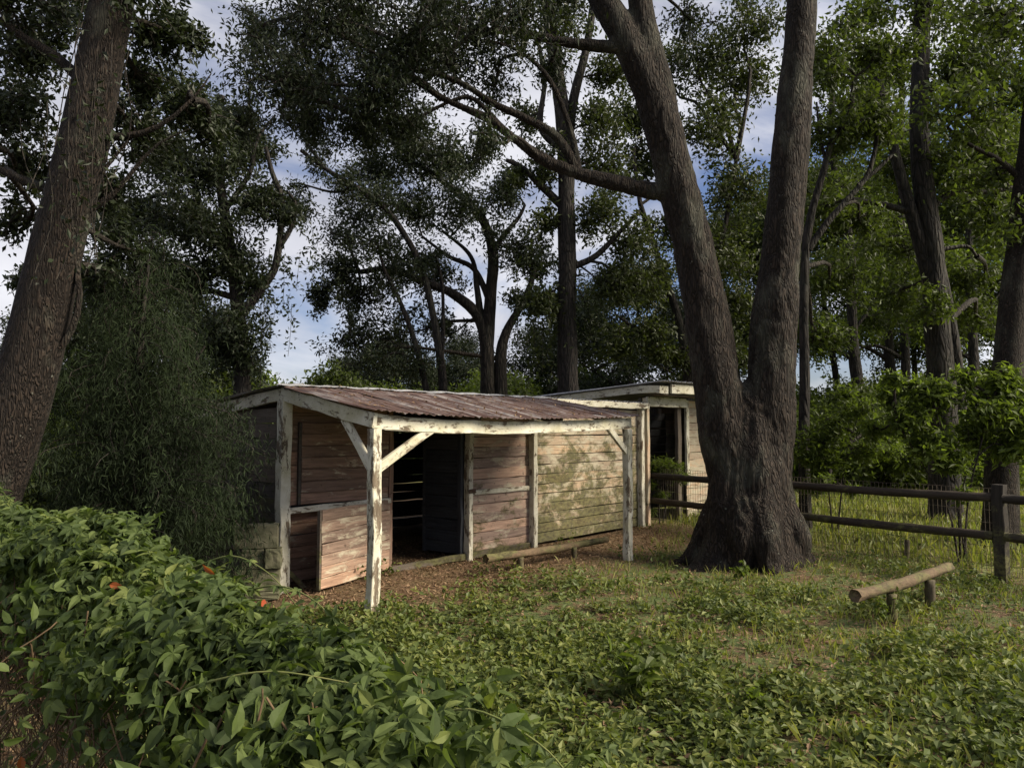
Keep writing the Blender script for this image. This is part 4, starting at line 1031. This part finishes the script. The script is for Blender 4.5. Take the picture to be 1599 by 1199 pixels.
def creeper():
    R = rng(500)
    v = thing('creeper_vine', 'dense green creeper with five fingered leaves heaped over the foreground fence', 'vine', (G0[0], G0[1], 0))
    base = np.array((G0[0], G0[1], 0))
    shapes = [palmate(R, .050, 5) for _ in range(5)] + [palmate(R, .054, 3) for _ in range(4)]
    def top(k):                                   # height of the heap along the fence
        return 1.12 + .05 * math.sin(k * 2.3 + 1) + .04 * math.sin(k * 5.1) - .20 * max(0, 1.1 - k) + .05 * min(1, max(0, k - 1.0))
    pos, nrm, scl = [], [], []
    while len(pos) < 10500:
        k = R.uniform(0, 1) ** 1.25 * GL; a = R.uniform(-.9, 2.6)             # a: 0 top ... 2 hanging on the near side
        if a < 0: n = a * .38; z = top(k) - .10 - a * a * .45; nr = np.array((-gn[0] * .6, -gn[1] * .6, .9))
        elif a < 1: n = a * .30; z = top(k) - a * a * .16; nr = np.array((gn[0] * a, gn[1] * a, 1.1 - .5 * a))
        else:
            dn = a - 1; n = .30 + .05 * math.sin(k * 4) - .06 * dn; z = top(k) - .16 - dn * .52
            if R.uniform() < (dn * .5 if k < 1.6 else min(.97, dn * (.65 + .35 * math.sin(k * 5)) + (.25 if dn > .5 else 0))): continue
            nr = np.array((gn[0], gn[1], .45))
        n += R.normal(0, .05) + .05 * math.sin(k * 7 + z * 9); z += abs(R.normal(0, .03)) if a < 1 else R.normal(0, .04)
        p = GP(k, n, z)
        if R.uniform() < np.interp(k, [.2, .55, .95], [1, .8, 0]): continue
        if k > 1.7 and z < .80 - .12 * math.sin(k * 6) and R.uniform() < .9: continue
        if a > .6 and mnoise.noise(Vector((k * 3.1, z * 4, a * 1.3))) > .22 and R.uniform() < .8: continue
        if np.linalg.norm(p - (0, 0, CAM_H)) < .95: continue
        pos.append(p); nrm.append(nr + R.normal(0, .62, 3)); scl.append(R.uniform(.4, 1.3) * (1 if R.uniform() > .12 else 1.25))
    pos = np.array(pos)
    # biggest on screen first: nearest to the camera and inside the frame
    d = np.linalg.norm(pos - (0, 0, CAM_H), axis=1)
    px = 799.5 + F * pos[:, 0] / np.maximum(pos[:, 1], .1); py = 671 - (pos[:, 2] - CAM_H) / np.maximum(pos[:, 1], .1) * F
    vis = (px > 0) & (px < 1599) & (py < 1215) & (pos[:, 1] > .5)
    sn = np.array([np.dot(q, gn) for q in (pos[:, :2] - G0)])
    score = d - .8 * sn - .3 * pos[:, 2] + (~vis) * 50
    order = np.argsort(score)
    meshes = []
    for co, f in shapes:
        meshes.append(raw_mesh('leaf', co, f.ravel(), 3, False, R.uniform(0, 1, len(f) // 12).repeat(12)))
    cs, fs, tint, kk = [], [], [], 0
    for rank, i_ in enumerate(order):
        fr = frame(nrm[i_], R); sh = int(R.integers(len(shapes)))
        if rank < 290:
            o = link('leaf', meshes[sh], M['creeper_leaf'], v)
            m = Matrix(((fr[0][0], fr[1][0], fr[2][0]), (fr[0][1], fr[1][1], fr[2][1]), (fr[0][2], fr[1][2], fr[2][2]))).to_4x4()
            o.matrix_local = Matrix.Translation(Vector(pos[i_] - base)) @ m @ Matrix.Scale(float(scl[i_]), 4)
        else:
            co, f = shapes[sh]; cs.append((co * scl[i_]) @ fr + pos[i_] - base); fs.append(f + kk); kk += len(co); tint.append(np.full(len(f), R.uniform()))
    link('foliage', raw_mesh('foliage', np.concatenate(cs), np.concatenate(fs).ravel(), 3, False, np.concatenate(tint)), M['creeper_leaf'], v, 'stuff')
    # small filler leaves inside the heap
    n = 9000; cen = np.array([GP(k, nn, z) for k, nn, z in zip(np.maximum(.75, R.uniform(0, 1, n) ** 1.2 * GL), R.normal(.1, .15, n), 1.05 - np.abs(R.normal(0, .22, n)))])
    cen = cen[np.linalg.norm(cen - (0, 0, CAM_H), axis=1) > 1.0]
    link('foliage', many_leaflets('foliage', cen - base, .055, .028, R), M['creeper_leaf'], v, 'stuff')
    # stems: hanging tangle, tendrils and a few arching runners
    T = Tubes()
    for _ in range(900):
        k = .7 + R.uniform(0, 1) ** 1.2 * (GL - .7); n0 = R.normal(.18, .12); z = R.uniform(.45, 1.08)
        p = [GP(k, n0, z)]
        for s_ in range(4): p.append(p[-1] + np.array((R.normal(0, .06), R.normal(0, .06), -R.uniform(.04, .2))))
        if min(np.linalg.norm(q - (0, 0, CAM_H)) for q in p) < .9: continue
        if p[-1][2] < .02: p[-1][2] = .02
        T.add(spline(p, 10), R.uniform(.0015, .0035), 4)
    T.co = [np.concatenate(T.co) - base]; T.f = [np.concatenate(T.f)]
    link('tangled_stems', T.mesh('tangled_stems'), M['stem'], v, 'stuff')
    for pts in (((1.75, -.05, 1.12), (1.55, -.1, 1.17), (1.35, -.12, 1.15), (1.15, -.1, 1.08)), ((2.2, -.1, 1.14), (2.0, -.16, 1.2), (1.8, -.2, 1.16), (1.6, -.2, 1.08)),
                ((1.3, .3, 1.0), (1.1, .3, 1.08), (.95, .22, 1.12), (.8, .1, 1.1)), ((3.4, .1, 1.15), (3.2, 0, 1.26), (3.0, -.1, 1.24), (2.9, -.15, 1.12)),
                ((4.4, 0, 1.15), (4.3, .1, 1.28), (4.15, .1, 1.28)), ((.75, .0, 1.0), (.6, -.05, 1.06), (.45, -.1, 1.02), (.35, -.12, .95))):
        w = [GP(*q) - base for q in pts]; t_ = Tubes(); t_.add(spline(w, 16), np.linspace(.0035, .0015, 16), 6)
        link('runner', t_.mesh('runner'), M['green_stem'], v)
        for q in spline(w, 7)[1:]:
            sh = int(R.integers(len(shapes))); fr = frame(np.array((0, -.5, .8)) + R.normal(0, .3, 3), R)
            o = link('leaf', meshes[sh], M['creeper_leaf'], v); m = Matrix(((fr[0][0], fr[1][0], fr[2][0]), (fr[0][1], fr[1][1], fr[2][1]), (fr[0][2], fr[1][2], fr[2][2]))).to_4x4()
            o.matrix_local = Matrix.Translation(Vector(q)) @ m @ Matrix.Scale(.6, 4)
    # a few leaves turned red and orange
    for (k, n0, z, s_) in ((1.80, .03, 1.17, .8), (1.77, .0, 1.19, .6), (2.2, .18, 1.12, .6), (1.45, .0, 1.14, .45), (1.40, .02, 1.13, .4), (1.2, .05, 1.1, .4), (3.0, .40, .85, .6), (2.2, .42, .62, .6), (2.6, .42, .55, .6)):
        co, f = leaflet(.085, .04, R, .3); me = raw_mesh('red_leaf', co, f.ravel(), 3, False, np.full(12, R.uniform()))
        o = link('red_leaf', me, M['red_leaf'], v); fr = frame(np.array((0, -1, .5)) + R.normal(0, .4, 3), R)
        m = Matrix(((fr[0][0], fr[1][0], fr[2][0]), (fr[0][1], fr[1][1], fr[2][1]), (fr[0][2], fr[1][2], fr[2][2]))).to_4x4()
        o['label'] = 'leaf turned red'; o.matrix_local = Matrix.Translation(Vector(GP(k, n0, z) - base)) @ m @ Matrix.Scale(s_, 4)
creeper()

# ------------------------------------------------------------------ ground cover, litter, grass
def inside_any(x, y):
    """mask out building footprints and the fence heap"""
    dx, dy = x + 2.4, y - 7.68; t = dx * .678 + dy * .735; s = -dx * .735 + dy * .678
    return ((t > 0) & (t < 9.9) & (s > -.02) & (s < 3.2))
def fbm(x, y, sc, seed):
    return np.array([mnoise.fractal(Vector((a * sc + seed, b * sc, seed)), .6, 2.0, 4) for a, b in zip(x, y)])
def scatter(n, R, y0, y1, power=1.0, xw=.78):
    y = y0 + (y1 - y0) * R.uniform(0, 1, n) ** power; x = R.uniform(-1, 1, n) * (xw * y + .3); return x, y

def cover():
    R = rng(600)
    # low weeds: rosettes and sprigs of small leaves
    x, y = scatter(30000, R, 2.2, 13.5, 1.2)
    # density: rich in front, thin on the litter band near the shed and right of the oak
    dx, dy = x + 2.4, y - 7.68; s = -dx * .735 + dy * .678; t = dx * .678 + dy * .735
    band = np.clip((-s - 1.0) / .6, 0, 1)                       # distance in front of the porch line
    f = fbm(x, y, .75, 3.1) + .6 * fbm(x, y, 2.6, 9.3)
    rich = np.interp(y, [2, 6.5, 8.0, 9.5, 13], [1.0, .95, .55, .22, .15])
    rich *= np.interp(x + .25 * (y - 4), [-5, 1.2, 2.6, 5], [1, 1, .72, .55])
    keep = (R.uniform(-.45, .75, len(x)) < f * 1.35 + rich * 1.08 - .53 + (band - 1) * .9) & ~inside_any(x, y) & (R.uniform(0, 1, len(x)) < .35 + rich * .65)
    keep &= (x + y > 1.9)
    x, y, f = x[keep], y[keep], f[keep]
    nl = 9; n = len(x) * nl
    h = (.045 + .12 * np.clip(f + .4, 0, 1.3)) * R.uniform(.5, 1.3, len(x)) * np.interp(y, [2, 8, 12], [1.1, .9, .7])
    cx = np.repeat(x, nl) + R.normal(0, .035, n); cy = np.repeat(y, nl) + R.normal(0, .035, n)
    cz = gz(cx, cy) + .0 + np.repeat(h, nl) * R.uniform(.1, 1, n)
    me = leaf_mesh('weeds', np.stack([cx, cy, cz], -1), .056, .033, R, .15, .55, .4)
    o = link('low_weeds', me, M['cover_leaf']); tag(o, 'carpet of small leaved green weeds covering the yard', 'weeds', None, 'stuff')
    # leaf litter
    x, y = scatter(60000, R, 2.2, 15, 1.0, .8)
    f = fbm(x, y, .9, 21.0); keep = ~((x + y < 1.0)) & (R.uniform(-.6, .8, len(x)) < .60 - f * .5 + (y > 5.0) * .3)
    dx, dy = x + 2.4, y - 7.68; s = -dx * .735 + dy * .678; t = dx * .678 + dy * .735
    keep &= ~((s > -.02) & (t > 4) & (t < 9.9) & (s < 3.2))
    xe = R.uniform(-2.6, 2.6, 22000); ye = R.uniform(5.6, 13, 22000); de, df = xe + 2.4, ye - 7.68; se = -de * .735 + df * .678; te = de * .678 + df * .735
    ke = (se > -1.45 + R.normal(0, .2, len(xe))) & (se < np.where((te > 1.4) & (te < 2.6), 3.0, -.03)) & (te > -.2) & (te < 8.5)
    x = np.concatenate([x[keep], xe[ke]]); y = np.concatenate([y[keep], ye[ke]]); keep = np.ones(len(x), bool)
    x, y = x[keep], y[keep]
    me = leaf_mesh('litter', np.stack([x, y, gz(x, y) + R.uniform(.004, .02, len(x))], -1), .042, .017, R, .0, .9, .5)
    o = link('leaf_litter', me, M['dry_leaf']); tag(o, 'brown fallen leaves strewn over the soil', 'leaf litter', None, 'stuff')
    # grass blades: yard tufts and the yellow field beyond the fence
    x, y = scatter(42000, R, 3.0, 14, 1.0, .78); f = fbm(x, y, 1.3, 40); side = x + .3 * (y - 8)
    keep = (f + np.interp(side, [0, 1.5, 4], [-.35, .15, .35]) > R.uniform(-.2, .5, len(x))) & ~inside_any(x, y) & (x + y > 2); dd = -(x + 2.4) * .735 + (y - 7.68) * .678; keep &= (dd < -1.5 + R.normal(0, .25, len(x))) | (x > 2.0); x, y = x[keep], y[keep]
    x2 = R.uniform(2.5, 22, 60000); y2 = R.uniform(9, 26, 60000)
    k2_ = (y2 > 13.1 - (x2 - 2.28) * 1.527 + .8) & ~inside_any(x2, y2) & (np.abs(x2 / y2) < .8); x2, y2 = x2[k2_], y2[k2_]
    X_ = np.concatenate([x, x2]); Y_ = np.concatenate([y, y2]); n = len(X_)
    hh = np.concatenate([R.uniform(.04, .13, len(x)), R.uniform(.08, .24, len(x2))]); ww = np.concatenate([np.full(len(x), .005), np.full(len(x2), .014)])
    a = R.uniform(0, 2 * PI, n); d = np.stack([np.cos(a), np.sin(a)], -1); ln = np.stack([R.normal(0, .35, n), R.normal(0, .35, n)], -1) * hh[:, None]
    z = gz(X_, Y_)
    b0 = np.stack([X_ - d[:, 0] * ww, Y_ - d[:, 1] * ww, z], -1); b1 = np.stack([X_ + d[:, 0] * ww, Y_ + d[:, 1] * ww, z], -1)
    m1 = np.stack([X_ + d[:, 0] * ww * .7 + ln[:, 0] * .4, Y_ + d[:, 1] * ww * .7 + ln[:, 1] * .4, z + hh * .6], -1)
    tp = np.stack([X_ + ln[:, 0], Y_ + ln[:, 1], z + hh], -1)
    me = raw_mesh('grass', np.stack([b0, b1, m1, tp], 1).reshape(-1, 3), np.arange(4 * n), 4, False, R.uniform(0, 1, n))
    o = link('grass', me, M['grass_blade']); tag(o, 'thin yellow green grass in the yard and the field beyond the fence', 'grass', None, 'stuff')
cover()

def weed_plant(label, px, py, D, h, n, seed, L=.10, W=.055):
    p = P(px, py, D); R = rng(seed); t = Tree('weed_plant', label, 'plant', (p[0], D), seed, 'bright_leaf', 'twig', L, W, 'broad leaved weeds in the yard')
    t.barkm = 'green_stem'
    for k in range(n):
        a = R.uniform(0, 6.28); l = h * R.uniform(.6, 1)
        q = spline([(p[0], D, 0), (p[0] + math.cos(a) * l * .25, D + math.sin(a) * l * .25, l * .6), (p[0] + math.cos(a) * l * .5, D + math.sin(a) * l * .5, l)], 7)
        T = Tubes(); T.add(q - t.base, np.linspace(.004, .002, 7), 5); link('stem', T.mesh('stem'), M['green_stem'], t.root)
        t.cent.append(q[2:].repeat(2, 0) + R.normal(0, .015, (10, 3)))
    c = np.concatenate(t.cent) - t.base; link('leaves', many_leaflets('leaves', c, L, W, R, .4, .7), M['bright_leaf'], t.root); t.root.children[0]
weed_plant('bushy light green weed in the middle of the ground cover', 990, 1060, 4.6, .34, 11, 801)
weed_plant('small broad leaved weed at the foot of the big oak', 1155, 885, 8.3, .18, 5, 802, .08, .04)
weed_plant('leafy weed growing at the left leg of the near log jump', 1388, 930, 6.35, .30, 6, 803, .06, .03)
weed_plant('broad leaved weed between the vine fence and the open yard', 640, 1040, 3.6, .42, 9, 804, .10, .06)
weed_plant('tall light green weed shoots at the near end of the vine fence', 860, 1250, 3.1, .50, 8, 805, .085, .045)
weed_plant('low bright weed clump in the open ground cover right of the bushy weed', 1180, 1090, 4.4, .16, 7, 806, .06, .035)
print('LEAVES', LEAVES, 'objects', len(bpy.data.objects))
